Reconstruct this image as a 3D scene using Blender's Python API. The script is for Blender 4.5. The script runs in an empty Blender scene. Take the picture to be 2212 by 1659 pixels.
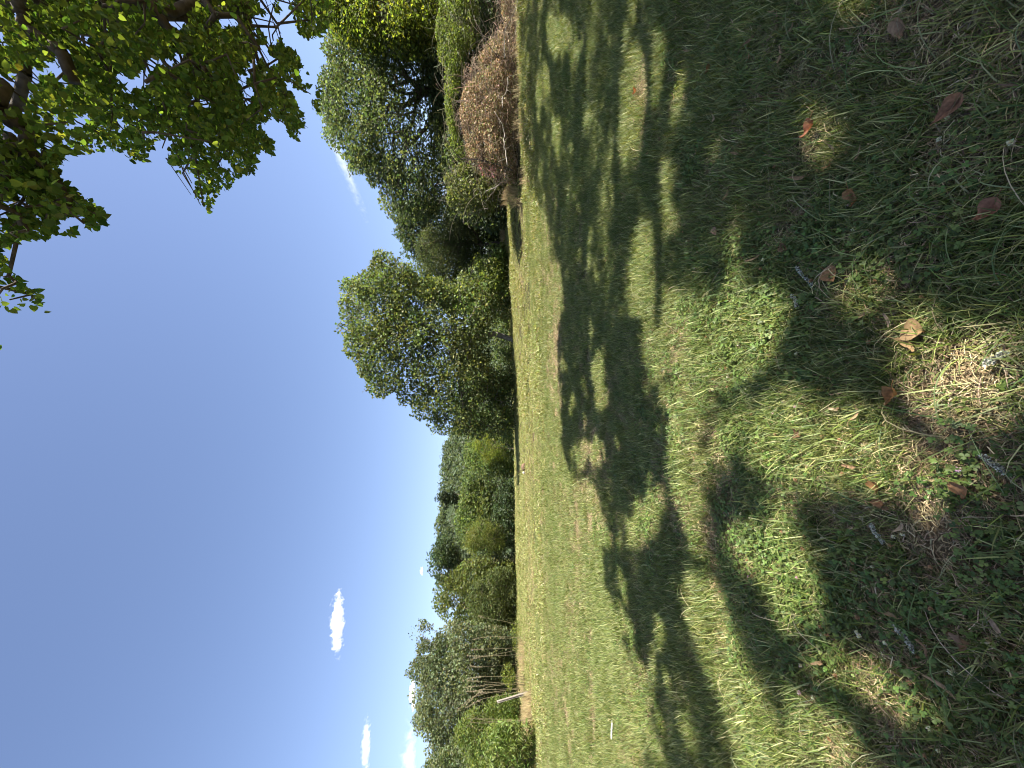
import bpy, math
import numpy as np
from mathutils import Matrix, Vector

rng = np.random.default_rng(7)
sc = bpy.context.scene
col = sc.collection

# ------------------------------------------------------------------ camera, sky, sun, exposure
EYE = 1.55
F = 831.0                     # focal length in units of a 2212 px wide picture
CX, CY = 1106.0, 829.5
cam = bpy.data.objects.new('camera', bpy.data.cameras.new('camera'))
col.objects.link(cam)
# the phone was turned on its side: picture right = down, picture top = east
cam.matrix_world = Matrix(((0, 1, 0, 0), (0, 0, -1, 0), (-1, 0, 0, EYE), (0, 0, 0, 1)))
cam.data.sensor_width = 36.0
cam.data.lens = 36.0 * F / 2212.0
cam.data.clip_start = 0.05
cam.data.clip_end = 8000
sc.camera = cam

SUN_EL, SUN_AZ = math.radians(51), math.radians(112)
SUN = np.array([math.sin(SUN_AZ) * math.cos(SUN_EL), math.cos(SUN_AZ) * math.cos(SUN_EL), math.sin(SUN_EL)])
world = bpy.data.worlds.new('World')
sc.world = world
world.use_nodes = True
wn = world.node_tree
bg = wn.nodes['Background']
sky = wn.nodes.new('ShaderNodeTexSky')
sky.sky_type = 'NISHITA'
sky.sun_disc = False
sky.sun_elevation = SUN_EL
sky.sun_rotation = SUN_AZ
sky.air_density = 1.0
sky.dust_density = 0.9
sky.ozone_density = 2.4
tint = wn.nodes.new('ShaderNodeVectorMath')
tint.operation = 'MULTIPLY'
tint.inputs[1].default_value = (1.16, 1.07, 1.10)
wn.links.new(sky.outputs[0], tint.inputs[0])
wn.links.new(tint.outputs[0], bg.inputs[0])
bg.inputs[1].default_value = 0.06
sl = bpy.data.lights.new('sun', 'SUN')
sl.energy = 5.0
sl.angle = math.radians(0.5)
sl.color = (1.0, 0.95, 0.86)
so = bpy.data.objects.new('sun', sl)
so.rotation_euler = Vector(SUN).to_track_quat('Z', 'Y').to_euler()
so.location = (40, 10, 50)
col.objects.link(so)

sc.view_settings.view_transform = 'Standard'
sc.view_settings.look = 'None'
sc.view_settings.exposure = 1.9
sc.view_settings.gamma = 1.0
sc.view_settings.use_curve_mapping = False
sc.render.engine = 'CYCLES'
sc.cycles.filter_width = 1.0
sc.cycles.max_bounces = 8
sc.cycles.diffuse_bounces = 4
sc.cycles.transmission_bounces = 5
sc.cycles.glossy_bounces = 2
sc.cycles.volume_bounces = 4
sc.cycles.transparent_max_bounces = 8

# ------------------------------------------------------------------ small maths helpers
def tag(o, label=None, cat=None, group=None, kind=None):
    if label: o['label'] = label
    if cat: o['category'] = cat
    if group: o['group'] = group
    if kind: o['kind'] = kind
    return o

def pt(x, y, Y):
    """picture point (2212 wide) at depth Y -> world"""
    x, y, Y = np.asarray(x, float), np.asarray(y, float), np.asarray(Y, float)
    return np.stack([(CY - y) / F * Y, Y + 0 * x, EYE - (x - CX) / F * Y], -1)

def proj(P):
    """world -> picture x, y (nan behind the eye)"""
    Y = np.where(P[..., 1] > 0.2, P[..., 1], np.nan)
    return CX + (EYE - P[..., 2]) / Y * F, CY - P[..., 0] / Y * F

def hash2(ix, iy, s):
    h = (ix.astype(np.int64) * 374761393 + iy.astype(np.int64) * 668265263 + s * 2246822519) & 0xffffffff
    h = ((h ^ (h >> 13)) * 1274126177) & 0xffffffff
    return ((h ^ (h >> 16)) & 0xffff) / 65535.0

def vnoise(x, y, s=0):
    ix, iy = np.floor(x), np.floor(y)
    fx, fy = x - ix, y - iy
    fx, fy = fx * fx * (3 - 2 * fx), fy * fy * (3 - 2 * fy)
    a, b = hash2(ix, iy, s), hash2(ix + 1, iy, s)
    c, d = hash2(ix, iy + 1, s), hash2(ix + 1, iy + 1, s)
    return (a * (1 - fx) + b * fx) * (1 - fy) + (c * (1 - fx) + d * fx) * fy

def fbm(x, y, s=0, octv=4):
    v, a, t = 0, 0.5, 0
    for i in range(octv):
        v = v + a * vnoise(x * 2 ** i + 17.3 * i, y * 2 ** i - 9.1 * i, s + i)
        t += a
        a *= 0.5
    return v / t

def in_poly(poly, x, y):
    poly = np.asarray(poly, float)
    r = np.zeros(np.shape(x), bool)
    j = len(poly) - 1
    for i in range(len(poly)):
        xi, yi = poly[i]
        xj, yj = poly[j]
        if yi != yj:
            r ^= ((yi > y) != (yj > y)) & (x < (xj - xi) * (y - yi) / (yj - yi) + xi)
        j = i
    return r

def edge_dist(poly, x, y):
    poly = np.asarray(poly, float)
    d = np.full(np.shape(x), 1e9)
    for i in range(len(poly)):
        a, b = poly[i - 1], poly[i]
        ab = b - a
        t = np.clip(((x - a[0]) * ab[0] + (y - a[1]) * ab[1]) / max(ab @ ab, 1e-9), 0, 1)
        d = np.minimum(d, np.hypot(x - a[0] - t * ab[0], y - a[1] - t * ab[1]))
    return d

# ------------------------------------------------------------------ materials
def mat_plain(name, color, rough=0.8, spec=0.25, noise=0.25, scale=20.0, bump=0.3):
    m = bpy.data.materials.new(name)
    m.use_nodes = True
    nt = m.node_tree
    b = nt.nodes['Principled BSDF']
    b.inputs['Roughness'].default_value = rough
    b.inputs['Specular IOR Level'].default_value = spec
    tc = nt.nodes.new('ShaderNodeTexCoord')
    n = nt.nodes.new('ShaderNodeTexNoise')
    n.inputs['Scale'].default_value = scale
    n.inputs['Detail'].default_value = 6
    nt.links.new(tc.outputs['Object'], n.inputs['Vector'])
    r = nt.nodes.new('ShaderNodeValToRGB')
    c = np.array(color)
    r.color_ramp.elements[0].position = 0.3
    r.color_ramp.elements[1].position = 0.7
    r.color_ramp.elements[0].color = (*np.clip(c * (1 - noise), 0, 1), 1)
    r.color_ramp.elements[1].color = (*np.clip(c * (1 + noise), 0, 1), 1)
    nt.links.new(n.outputs['Fac'], r.inputs[0])
    nt.links.new(r.outputs[0], b.inputs['Base Color'])
    bp = nt.nodes.new('ShaderNodeBump')
    bp.inputs['Strength'].default_value = bump
    bp.inputs['Distance'].default_value = 0.02
    nt.links.new(n.outputs['Fac'], bp.inputs['Height'])
    nt.links.new(bp.outputs[0], b.inputs['Normal'])
    return m

def mat_leaf(name, transl=0.4, rough=0.45, spec=0.35, warm=(1.25, 1.15, 0.5), inst_var=0.0, fine=0.0):
    """leaf tissue: colour from the leaf's own 'col' attribute, light comes through"""
    m = bpy.data.materials.new(name)
    m.use_nodes = True
    nt = m.node_tree
    b = nt.nodes['Principled BSDF']
    out = nt.nodes['Material Output']
    at = nt.nodes.new('ShaderNodeAttribute')
    at.attribute_name = 'col'
    src = at.outputs['Color']
    if inst_var:
        oi = nt.nodes.new('ShaderNodeObjectInfo')
        hs = nt.nodes.new('ShaderNodeHueSaturation')
        mp = nt.nodes.new('ShaderNodeMapRange')
        mp.inputs['To Min'].default_value = 1 - inst_var
        mp.inputs['To Max'].default_value = 1 + inst_var
        nt.links.new(oi.outputs['Random'], mp.inputs['Value'])
        nt.links.new(mp.outputs[0], hs.inputs['Value'])
        mh = nt.nodes.new('ShaderNodeMapRange')
        mh.inputs['From Min'].default_value = 0
        mh.inputs['To Min'].default_value = 0.485
        mh.inputs['To Max'].default_value = 0.515
        mt = nt.nodes.new('ShaderNodeMath')
        mt.operation = 'FRACT'
        mm = nt.nodes.new('ShaderNodeMath')
        mm.operation = 'MULTIPLY'
        mm.inputs[1].default_value = 37.7
        nt.links.new(oi.outputs['Random'], mm.inputs[0])
        nt.links.new(mm.outputs[0], mt.inputs[0])
        nt.links.new(mt.outputs[0], mh.inputs['Value'])
        nt.links.new(mh.outputs[0], hs.inputs['Hue'])
        nt.links.new(src, hs.inputs['Color'])
        src = hs.outputs[0]
    if fine:
        tc = nt.nodes.new('ShaderNodeTexCoord')
        n = nt.nodes.new('ShaderNodeTexNoise')
        n.inputs['Scale'].default_value = fine
        n.inputs['Detail'].default_value = 3
        nt.links.new(tc.outputs['Object'], n.inputs['Vector'])
        mx = nt.nodes.new('ShaderNodeHueSaturation')
        mr = nt.nodes.new('ShaderNodeMapRange')
        mr.inputs['From Min'].default_value = 0.3
        mr.inputs['From Max'].default_value = 0.7
        mr.inputs['To Min'].default_value = 0.7
        mr.inputs['To Max'].default_value = 1.3
        nt.links.new(n.outputs['Fac'], mr.inputs['Value'])
        nt.links.new(mr.outputs[0], mx.inputs['Value'])
        nt.links.new(src, mx.inputs['Color'])
        src = mx.outputs[0]
    nt.links.new(src, b.inputs['Base Color'])
    b.inputs['Roughness'].default_value = rough
    b.inputs['Specular IOR Level'].default_value = spec
    tr = nt.nodes.new('ShaderNodeBsdfTranslucent')
    vm = nt.nodes.new('ShaderNodeVectorMath')
    vm.operation = 'MULTIPLY'
    vm.inputs[1].default_value = warm
    nt.links.new(src, vm.inputs[0])
    nt.links.new(vm.outputs[0], tr.inputs['Color'])
    mix = nt.nodes.new('ShaderNodeMixShader')
    mix.inputs[0].default_value = transl
    nt.links.new(b.outputs[0], mix.inputs[1])
    nt.links.new(tr.outputs[0], mix.inputs[2])
    nt.links.new(mix.outputs[0], out.inputs['Surface'])
    return m

M_LEAF = mat_leaf('leaf_tissue', 0.42, spec=0.25, rough=0.55, warm=(1.55, 1.5, 0.75))
M_LIME = mat_leaf('linden_leaf_tissue', 0.5, rough=0.6, spec=0.15, warm=(2.2, 2.2, 0.6))
M_GRASS = mat_leaf('grass_tissue', 0.3, rough=0.5, inst_var=0.22)
M_STRAW = mat_leaf('straw_tissue', 0.15, rough=0.7, spec=0.2, warm=(1, 1, 1), inst_var=0.2)
M_DEAD = mat_leaf('dead_leaf_tissue', 0.3, rough=0.7, spec=0.2, warm=(1.1, 0.9, 0.7), fine=90)
M_BARK = mat_plain('bark', (0.085, 0.068, 0.05), 0.9, 0.15, 0.5, 14, 0.8)
M_BARK_PALE = mat_plain('pale_bark', (0.15, 0.135, 0.115), 0.85, 0.2, 0.5, 9, 0.6)
M_DARKTWIG = mat_plain('dark_twig', (0.07, 0.055, 0.045), 0.9, 0.15, 0.4, 10, 0.4)
M_GREYTWIG = mat_plain('grey_twig', (0.33, 0.29, 0.24), 0.9, 0.15, 0.3, 10, 0.4)
M_STALK = mat_plain('dry_stalk', (0.20, 0.165, 0.10), 0.85, 0.15, 0.25, 30, 0.3)
M_POST = mat_plain('weathered_wood', (0.21, 0.185, 0.15), 0.85, 0.2, 0.35, 25, 0.6)

# ------------------------------------------------------------------ mesh helpers
def mesh_obj(name, verts, polys_idx, polys_len, mat, parent=None, colv=None, smooth=False):
    me = bpy.data.meshes.new(name)
    verts = np.asarray(verts, np.float32)
    polys_idx = np.asarray(polys_idx, np.int32)
    polys_len = np.asarray(polys_len, np.int32)
    me.vertices.add(len(verts))
    me.vertices.foreach_set('co', verts.ravel())
    me.loops.add(len(polys_idx))
    me.loops.foreach_set('vertex_index', polys_idx)
    me.polygons.add(len(polys_len))
    st = np.zeros(len(polys_len), np.int32)
    st[1:] = np.cumsum(polys_len)[:-1]
    me.polygons.foreach_set('loop_start', st)
    if smooth:
        me.polygons.foreach_set('use_smooth', np.ones(len(polys_len), bool))
    if colv is not None:
        a = me.attributes.new('col', 'FLOAT_COLOR', 'POINT')
        c4 = np.ones((len(verts), 4), np.float32)
        c4[:, :3] = colv
        a.data.foreach_set('color', c4.ravel())
    me.update(calc_edges=True)
    me.validate()
    if mat: me.materials.append(mat)
    o = bpy.data.objects.new(name, me)
    if parent is not None: o.parent = parent
    return o

def link(o):
    col.objects.link(o)
    return o

class Acc:
    """collects pieces of one mesh"""
    def __init__(s):
        s.v, s.i, s.l, s.c, s.n = [], [], [], [], 0
    def add(s, v, faces_idx, faces_len, c):
        v = np.asarray(v, np.float32)
        s.v.append(v)
        s.i.append(np.asarray(faces_idx, np.int64) + s.n)
        s.l.append(np.asarray(faces_len))
        s.c.append(np.broadcast_to(np.asarray(c, np.float32), v.shape))
        s.n += len(v)
    def template(s, T, faces, pos, U, V, W, size, colr):
        """copies template T (k,3) with per-instance bases U,V,W and sizes"""
        n, k = len(pos), len(T)
        if n == 0: return
        T = np.asarray(T, np.float32)
        size = np.asarray(size)
        if size.ndim == 1: size = np.repeat(size[:, None], 3, 1)
        P = pos[:, None, :] + (T[None, :, 0, None] * size[:, None, 0, None]) * U[:, None, :] \
            + (T[None, :, 1, None] * size[:, None, 1, None]) * V[:, None, :] + (T[None, :, 2, None] * size[:, None, 2, None]) * W[:, None, :]
        fi = np.concatenate([np.asarray(f) for f in faces])
        fl = np.array([len(f) for f in faces])
        idx = (fi[None, :] + (np.arange(n) * k)[:, None]).ravel()
        s.add(P.reshape(-1, 3), idx, np.tile(fl, n), np.repeat(colr, k, 0))
    def tubes(s, A, B, ra, rb, sides, colr=(0, 0, 0)):
        A, B = np.asarray(A, float), np.asarray(B, float)
        n = len(A)
        if n == 0: return
        d = B - A
        L = np.linalg.norm(d, axis=1, keepdims=True)
        d = d / np.maximum(L, 1e-9)
        ref = np.where(np.abs(d[:, 2:3]) > 0.9, np.array([[1., 0, 0]]), np.array([[0, 0, 1.]]))
        u = np.cross(d, ref)
        u /= np.maximum(np.linalg.norm(u, axis=1, keepdims=True), 1e-9)
        w = np.cross(d, u)
        a = np.arange(sides) / sides * 2 * math.pi
        ring = np.cos(a)[None, :, None] * u[:, None, :] + np.sin(a)[None, :, None] * w[:, None, :]
        ra, rb = np.broadcast_to(ra, n), np.broadcast_to(rb, n)
        P = np.concatenate([A[:, None, :] + ring * ra[:, None, None], B[:, None, :] + ring * rb[:, None, None]], 1)
        f = []
        for k in range(sides):
            k2 = (k + 1) % sides
            f += [k, k2, k2 + sides, k + sides]
        f += list(range(sides, 2 * sides))
        fl = [4] * sides + [sides]
        idx = (np.array(f)[None, :] + (np.arange(n) * 2 * sides)[:, None]).ravel()
        s.add(P.reshape(-1, 3), idx, np.tile(fl, n), np.broadcast_to(colr, (n * 2 * sides, 3)))
    def path(s, pts, radii, sides=6, colr=(0, 0, 0)):
        """one continuous tube through points"""
        pts = np.asarray(pts, float)
        n = len(pts)
        d = np.gradient(pts, axis=0)
        d /= np.maximum(np.linalg.norm(d, axis=1, keepdims=True), 1e-9)
        ref = np.array([0.3, 0.5, 0.81]) if abs(d[0] @ np.array([0.3, 0.5, 0.81])) < 0.95 else np.array([1., 0, 0])
        u = np.cross(d, ref)
        u /= np.maximum(np.linalg.norm(u, axis=1, keepdims=True), 1e-9)
        w = np.cross(d, u)
        a = np.arange(sides) / sides * 2 * math.pi
        P = pts[:, None, :] + (np.cos(a)[None, :, None] * u[:, None] + np.sin(a)[None, :, None] * w[:, None]) * np.broadcast_to(radii, n)[:, None, None]
        f, fl = [], []
        for r in range(n - 1):
            for k in range(sides):
                k2 = (k + 1) % sides
                f += [r * sides + k, r * sides + k2, (r + 1) * sides + k2, (r + 1) * sides + k]
                fl.append(4)
        f += list(range(sides))[::-1]
        fl.append(sides)
        f += list(range((n - 1) * sides, n * sides))
        fl.append(sides)
        s.add(P.reshape(-1, 3), f, fl, colr)
    def build(s, name, mat, parent=None, smooth=False):
        if not s.v: return None
        return mesh_obj(name, np.concatenate(s.v), np.concatenate(s.i), np.concatenate(s.l), mat, parent, np.concatenate(s.c), smooth)

def unit(v):
    return v / np.maximum(np.linalg.norm(v, axis=-1, keepdims=True), 1e-9)

def rand_dirs(n):
    return unit(rng.normal(size=(n, 3)))

def bases(n, up=0.6, droop=None):
    """leaf frames: U across, V along the leaf, W the leaf normal"""
    W = rand_dirs(n)
    W[:, 2] = np.abs(W[:, 2]) + up
    W = unit(W)
    D = rand_dirs(n)
    if droop: D[:, 2] -= droop
    V = unit(D - (D * W).sum(1, keepdims=True) * W)
    return np.cross(V, W), V, W

# leaf outlines (x across, y along from the stalk)
DIAMOND = [(0, 0, 0), (0.34, 0.45, 0.08), (0, 1, -0.06), (-0.34, 0.45, 0.08)]
DIAMOND_F = [(0, 1, 2), (0, 2, 3)]
OVAL = [(0, 0, 0), (0.3, 0.28, 0.07), (0.33, 0.58, 0.07), (0, 1, -0.1), (-0.33, 0.58, 0.07), (-0.3, 0.28, 0.07)]
OVAL_F = [(0, 1, 2, 3), (0, 3, 4, 5)]
HEART = [(0, 0, 0), (0.3, -0.1, 0.05), (0.5, 0.22, 0.09), (0.36, 0.62, 0.05), (0, 1.05, -0.12), (-0.36, 0.62, 0.05), (-0.5, 0.22, 0.09), (-0.3, -0.1, 0.05)]
HEART_F = [(0, 1, 2, 3, 4), (0, 4, 5, 6, 7)]
LANCE = [(0, 0, 0), (0.13, 0.35, 0.03), (0, 1, -0.12), (-0.13, 0.35, 0.03)]

def pick_cols(n, palette, var=0.22):
    p = np.asarray(palette, float)
    c = p[rng.integers(0, len(p), n)]
    return np.clip(c * (1 + var * rng.normal(size=(n, 1))) * (1 + 0.06 * rng.normal(size=(n, 3))), 0.004, 0.9)

# ------------------------------------------------------------------ terrain
CTRL = []
for X, Y, Z in [(-3, 0, 0), (3, 0, 0), (0, 2, 0), (-3, 4, 0), (3, 4, 0.02), (0, 6, 0.02), (-7, 6, 0), (8, 7, 0.22),
                (-14, 2, 0), (14, 3, 0.2), (0, -20, -0.2), (-30, -10, 0), (30, -10, 0.8)]:
    CTRL.append((X, Y, Z))
for x, y, Y in [(1135, 420, 17), (1088, 440, 30), (1100, 560, 32), (1109, 735, 27), (1113, 960, 50), (1117, 1200, 45),
                (1122, 1400, 32), (1135, 1500, 24), (1152, 1655, 19), (1120, 200, 17), (1125, 0, 15.5), (1110, 400, 17.5)]:
    CTRL.append(tuple(pt(x, y, Y)))
for x, y, Y in [(1120, 1655, 60), (1114, 1400, 70), (1110, 1000, 90), (1102, 735, 60), (1085, 440, 60), (1085, 100, 60)]:
    CTRL.append(tuple(pt(x, y, Y)))
for X, Y, Z in [(-150, 60, 0.5), (150, 60, 6), (-150, 200, 0), (150, 200, 8), (0, 200, 1.0), (-150, -60, 0), (150, -60, 3), (0, -100, 0)]:
    CTRL.append((X, Y, Z))
CTRL = np.array(CTRL)
def _tps(r2):
    return np.where(r2 > 0, 0.5 * r2 * np.log(np.maximum(r2, 1e-12)), 0)
_n = len(CTRL)
_K = _tps(((CTRL[:, None, :2] - CTRL[None, :, :2]) ** 2).sum(-1)) + np.eye(_n) * 2.0
_Pm = np.concatenate([np.ones((_n, 1)), CTRL[:, :2]], 1)
_A = np.block([[_K, _Pm], [_Pm.T, np.zeros((3, 3))]])
_W = np.linalg.solve(_A, np.concatenate([CTRL[:, 2], np.zeros(3)]))
def gz(X, Y):
    X, Y = np.asarray(X, float), np.asarray(Y, float)
    Xc, Yc = np.clip(X, -150, 150), np.clip(Y, -100, 200)
    sh = Xc.shape
    q = np.stack([Xc.ravel(), Yc.ravel()], 1)
    out = np.empty(len(q))
    for a in range(0, len(q), 40000):
        b = q[a:a + 40000]
        out[a:a + 40000] = _tps(((b[:, None, :] - CTRL[None, :, :2]) ** 2).sum(-1)) @ _W[:_n] + _W[_n] + b @ _W[_n + 1:]
    z = out.reshape(sh)
    near = np.exp(-(X ** 2 + Y ** 2) / 150.0)
    z = z + (fbm(X * 1.1, Y * 1.1, 5, 3) - 0.5) * 0.10 * near + (fbm(X * 0.35, Y * 0.35, 9, 3) - 0.5) * 0.16
    return z

def ground_at(x, y, ymax=120.0):
    """where the sight line through picture point (x, y) meets the ground"""
    x, y = np.atleast_1d(np.asarray(x, float)), np.atleast_1d(np.asarray(y, float))
    Y = np.geomspace(0.7, ymax, 260)
    P = pt(x[:, None], y[:, None], Y[None, :])
    below = P[..., 2] <= gz(P[..., 0], P[..., 1])
    k = np.argmax(below, 1)
    k = np.where(below.any(1), k, len(Y) - 1)
    lo, hi = Y[np.maximum(k - 1, 0)], Y[k]
    for _ in range(14):
        m = (lo + hi) / 2
        Q = pt(x, y, m)
        u = Q[:, 2] <= gz(Q[:, 0], Q[:, 1])
        hi = np.where(u, m, hi)
        lo = np.where(u, lo, m)
    return pt(x, y, hi)

def at_ground(x, y):
    p = ground_at(x, y)[0]
    p[2] = gz(p[0], p[1])
    return p

# how dry the turf is (1 = straw, 0 = green) and where clover / lush grass grow; a property of the place
def blobs(X, Y, lst):
    P = np.stack([X, Y, np.zeros_like(X)], -1)
    s = np.zeros_like(X)
    for (x, y, rx, ry, a) in lst:
        g = np.exp(-((PX[0] - x) / rx) ** 2 - ((PX[1] - y) / ry) ** 2)
        s = s + a * g
    return s

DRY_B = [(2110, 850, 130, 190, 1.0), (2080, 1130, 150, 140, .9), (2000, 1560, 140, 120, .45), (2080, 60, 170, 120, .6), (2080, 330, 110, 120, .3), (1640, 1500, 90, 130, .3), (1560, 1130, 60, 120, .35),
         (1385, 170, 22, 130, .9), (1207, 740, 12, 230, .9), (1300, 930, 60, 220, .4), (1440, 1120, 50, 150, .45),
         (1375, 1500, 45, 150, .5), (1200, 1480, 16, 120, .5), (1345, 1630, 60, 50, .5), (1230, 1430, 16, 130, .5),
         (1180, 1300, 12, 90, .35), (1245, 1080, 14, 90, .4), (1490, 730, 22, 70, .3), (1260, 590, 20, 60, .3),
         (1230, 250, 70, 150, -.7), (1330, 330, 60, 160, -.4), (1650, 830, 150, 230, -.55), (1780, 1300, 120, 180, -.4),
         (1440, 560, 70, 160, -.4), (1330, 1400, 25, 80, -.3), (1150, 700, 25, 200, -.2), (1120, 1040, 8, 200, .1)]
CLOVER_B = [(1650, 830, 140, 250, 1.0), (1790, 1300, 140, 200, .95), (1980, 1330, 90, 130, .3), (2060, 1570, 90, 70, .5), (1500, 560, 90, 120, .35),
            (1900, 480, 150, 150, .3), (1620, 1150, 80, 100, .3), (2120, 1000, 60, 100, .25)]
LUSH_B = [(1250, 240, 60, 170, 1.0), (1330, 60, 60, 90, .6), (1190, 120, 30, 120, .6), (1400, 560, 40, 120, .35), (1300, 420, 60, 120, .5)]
PX = None
def fields(X, Y):
    global PX
    P = np.stack([X, Y, gz(X, Y)], -1)
    x, y = proj(P)
    PX = (np.nan_to_num(x, nan=1e5), np.nan_to_num(y, nan=1e5))
    n1 = fbm(X * 0.55, Y * 0.55, 21, 4)
    n2 = fbm(X * 2.3, Y * 2.3, 33, 3)
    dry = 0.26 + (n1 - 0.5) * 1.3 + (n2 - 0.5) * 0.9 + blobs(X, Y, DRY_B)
    clov = (fbm(X * 1.6, Y * 1.6, 55, 4) - 0.5) * 1.3 + blobs(X, Y, CLOVER_B)
    lush = (fbm(X * 0.9, Y * 0.9, 77, 3) - 0.5) * 0.9 + blobs(X, Y, LUSH_B)
    return np.clip(dry, 0, 1), np.clip(clov, 0, 1), np.clip(lush, 0, 1)

def axis(n, near, far):
    t = np.linspace(-1, 1, n)
    return np.sign(t) * (near * np.abs(t) + (far - near) * np.abs(t) ** 4)
gx, gy = axis(241, 22, 1800), axis(241, 22, 1800) + 8
GX, GY = np.meshgrid(gx, gy)
GZ = gz(GX, GY)
dry, clov, lush = fields(GX, GY)
gv = np.stack([GX, GY, GZ], -1).reshape(-1, 3)
nx, ny = len(gx), len(gy)
q = (np.arange(ny - 1)[:, None] * nx + np.arange(nx - 1)[None, :]).ravel()
gi = np.stack([q, q + 1, q + nx + 1, q + nx], 1).ravel()
m = bpy.data.materials.new('turf_soil')
m.use_nodes = True
nt = m.node_tree
b = nt.nodes['Principled BSDF']
b.inputs['Roughness'].default_value = 0.95
b.inputs['Specular IOR Level'].default_value = 0.1
at = nt.nodes.new('ShaderNodeAttribute')
at.attribute_name = 'col'
tc = nt.nodes.new('ShaderNodeTexCoord')
n1 = nt.nodes.new('ShaderNodeTexNoise')
n1.inputs['Scale'].default_value = 60
n1.inputs['Detail'].default_value = 8
n2 = nt.nodes.new('ShaderNodeTexNoise')
n2.inputs['Scale'].default_value = 5
n2.inputs['Detail'].default_value = 6
nt.links.new(tc.outputs['Object'], n1.inputs['Vector'])
nt.links.new(tc.outputs['Object'], n2.inputs['Vector'])
mr = nt.nodes.new('ShaderNodeMapRange')
mr.inputs['From Min'].default_value = 0.3
mr.inputs['From Max'].default_value = 0.7
mr.inputs['To Min'].default_value = 0.45
mr.inputs['To Max'].default_value = 1.35
nt.links.new(n1.outputs['Fac'], mr.inputs['Value'])
mr2 = nt.nodes.new('ShaderNodeMapRange')
mr2.inputs['From Min'].default_value = 0.3
mr2.inputs['From Max'].default_value = 0.7
mr2.inputs['To Min'].default_value = 0.75
mr2.inputs['To Max'].default_value = 1.25
nt.links.new(n2.outputs['Fac'], mr2.inputs['Value'])
mu = nt.nodes.new('ShaderNodeMath')
mu.operation = 'MULTIPLY'
nt.links.new(mr.outputs[0], mu.inputs[0])
nt.links.new(mr2.outputs[0], mu.inputs[1])
vs = nt.nodes.new('ShaderNodeVectorMath')
vs.operation = 'SCALE'
nt.links.new(at.outputs['Color'], vs.inputs[0])
nt.links.new(mu.outputs[0], vs.inputs['Scale'])
nt.links.new(vs.outputs[0], b.inputs['Base Color'])
bp = nt.nodes.new('ShaderNodeBump')
bp.inputs['Strength'].default_value = 0.7
bp.inputs['Distance'].default_value = 0.02
nt.links.new(n1.outputs['Fac'], bp.inputs['Height'])
nt.links.new(bp.outputs[0], b.inputs['Normal'])
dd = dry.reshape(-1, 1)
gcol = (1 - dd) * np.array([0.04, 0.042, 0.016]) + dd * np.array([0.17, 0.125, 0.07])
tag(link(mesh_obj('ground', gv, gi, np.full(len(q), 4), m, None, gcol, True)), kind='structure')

# ------------------------------------------------------------------ light patches on the turf (what the crowns leave open to the sun)
LIT = [
    [(900, 330), (1125, 385), (1150, 430), (1175, 440), (1188, 500), (1190, 560), (1205, 640), (1208, 760), (1212, 880), (1218, 910), (1212, 940), (1240, 1040),
     (1290, 1060), (1322, 1150), (1330, 1195), (1312, 1225), (1318, 1300), (1345, 1380), (1370, 1450), (1400, 1540), (1430, 1600), (1465, 1672), (900, 1672)],
    [(1198, 560), (1213, 560), (1216, 700), (1203, 700)],
    [(1283, 765), (1308, 770), (1322, 860), (1288, 860)],
    [(1372, 560), (1400, 545), (1440, 610), (1475, 660), (1480, 760), (1420, 710), (1385, 640)],
    [(1475, 650), (1560, 655), (1640, 650), (1720, 690), (1745, 770), (1690, 830), (1620, 870), (1560, 890), (1480, 880), (1420, 740)],
    [(1985, 690), (2070, 715), (2212, 770), (2240, 960), (2100, 965), (2010, 905), (1975, 800)],
    [(1545, 945), (1650, 925), (1800, 918), (1900, 930), (2050, 1000), (2065, 1060), (1950, 1095), (1800, 1075), (1700, 1045), (1600, 1010), (1530, 990)],
    [(1455, 860), (1500, 880), (1530, 1000), (1535, 1110), (1500, 1195), (1480, 1130), (1470, 1000)],
    [(1355, 1080), (1450, 1055), (1440, 1140), (1370, 1160)],
    [(1478, 1240), (1560, 1268), (1605, 1340), (1655, 1450), (1705, 1560), (1735, 1680), (1610, 1680), (1560, 1500), (1500, 1380), (1467, 1290)],
    [(1820, 1450), (1900, 1458), (2040, 1555), (2085, 1605), (2000, 1605), (1900, 1545), (1820, 1485)],
    [(1600, 1158), (1720, 1168), (1800, 1255), (1832, 1380), (1760, 1335), (1680, 1265), (1600, 1200)],
    [(1760, 1555), (1850, 1600), (1900, 1680), (1740, 1680)],
    [(1352, 60), (1400, 95), (1412, 260), (1370, 335), (1348, 300), (1370, 180)],
    [(1180, 55), (1232, 60), (1242, 112), (1188, 112)],
    [(1165, 160), (1192, 160), (1192, 232), (1162, 228)],
    [(1422, 385), (1450, 395), (1458, 520), (1428, 485)],
    [(2090, 188), (2230, 195), (2230, 262), (2110, 242)],
    [(1200, 270), (1215, 270), (1215, 330), (1200, 330)],
    [(1690, 330), (1760, 250), (1850, 300), (1770, 350)],
    [(1325, 1290), (1360, 1330), (1350, 1350), (1322, 1320)],
    [(1240, 960), (1300, 930), (1310, 990), (1260, 1010)],
    [(1960, 1040), (2212, 1030), (2212, 1090), (1990, 1110)],
]
def shadow_at(P):
    t = P[:, 2] / SUN[2]
    G = P - SUN * t[:, None]
    for _ in range(3):
        g = gz(G[:, 0], G[:, 1])
        t = (P[:, 2] - g) / SUN[2]
        G = P - SUN * t[:, None]
    return G
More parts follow.
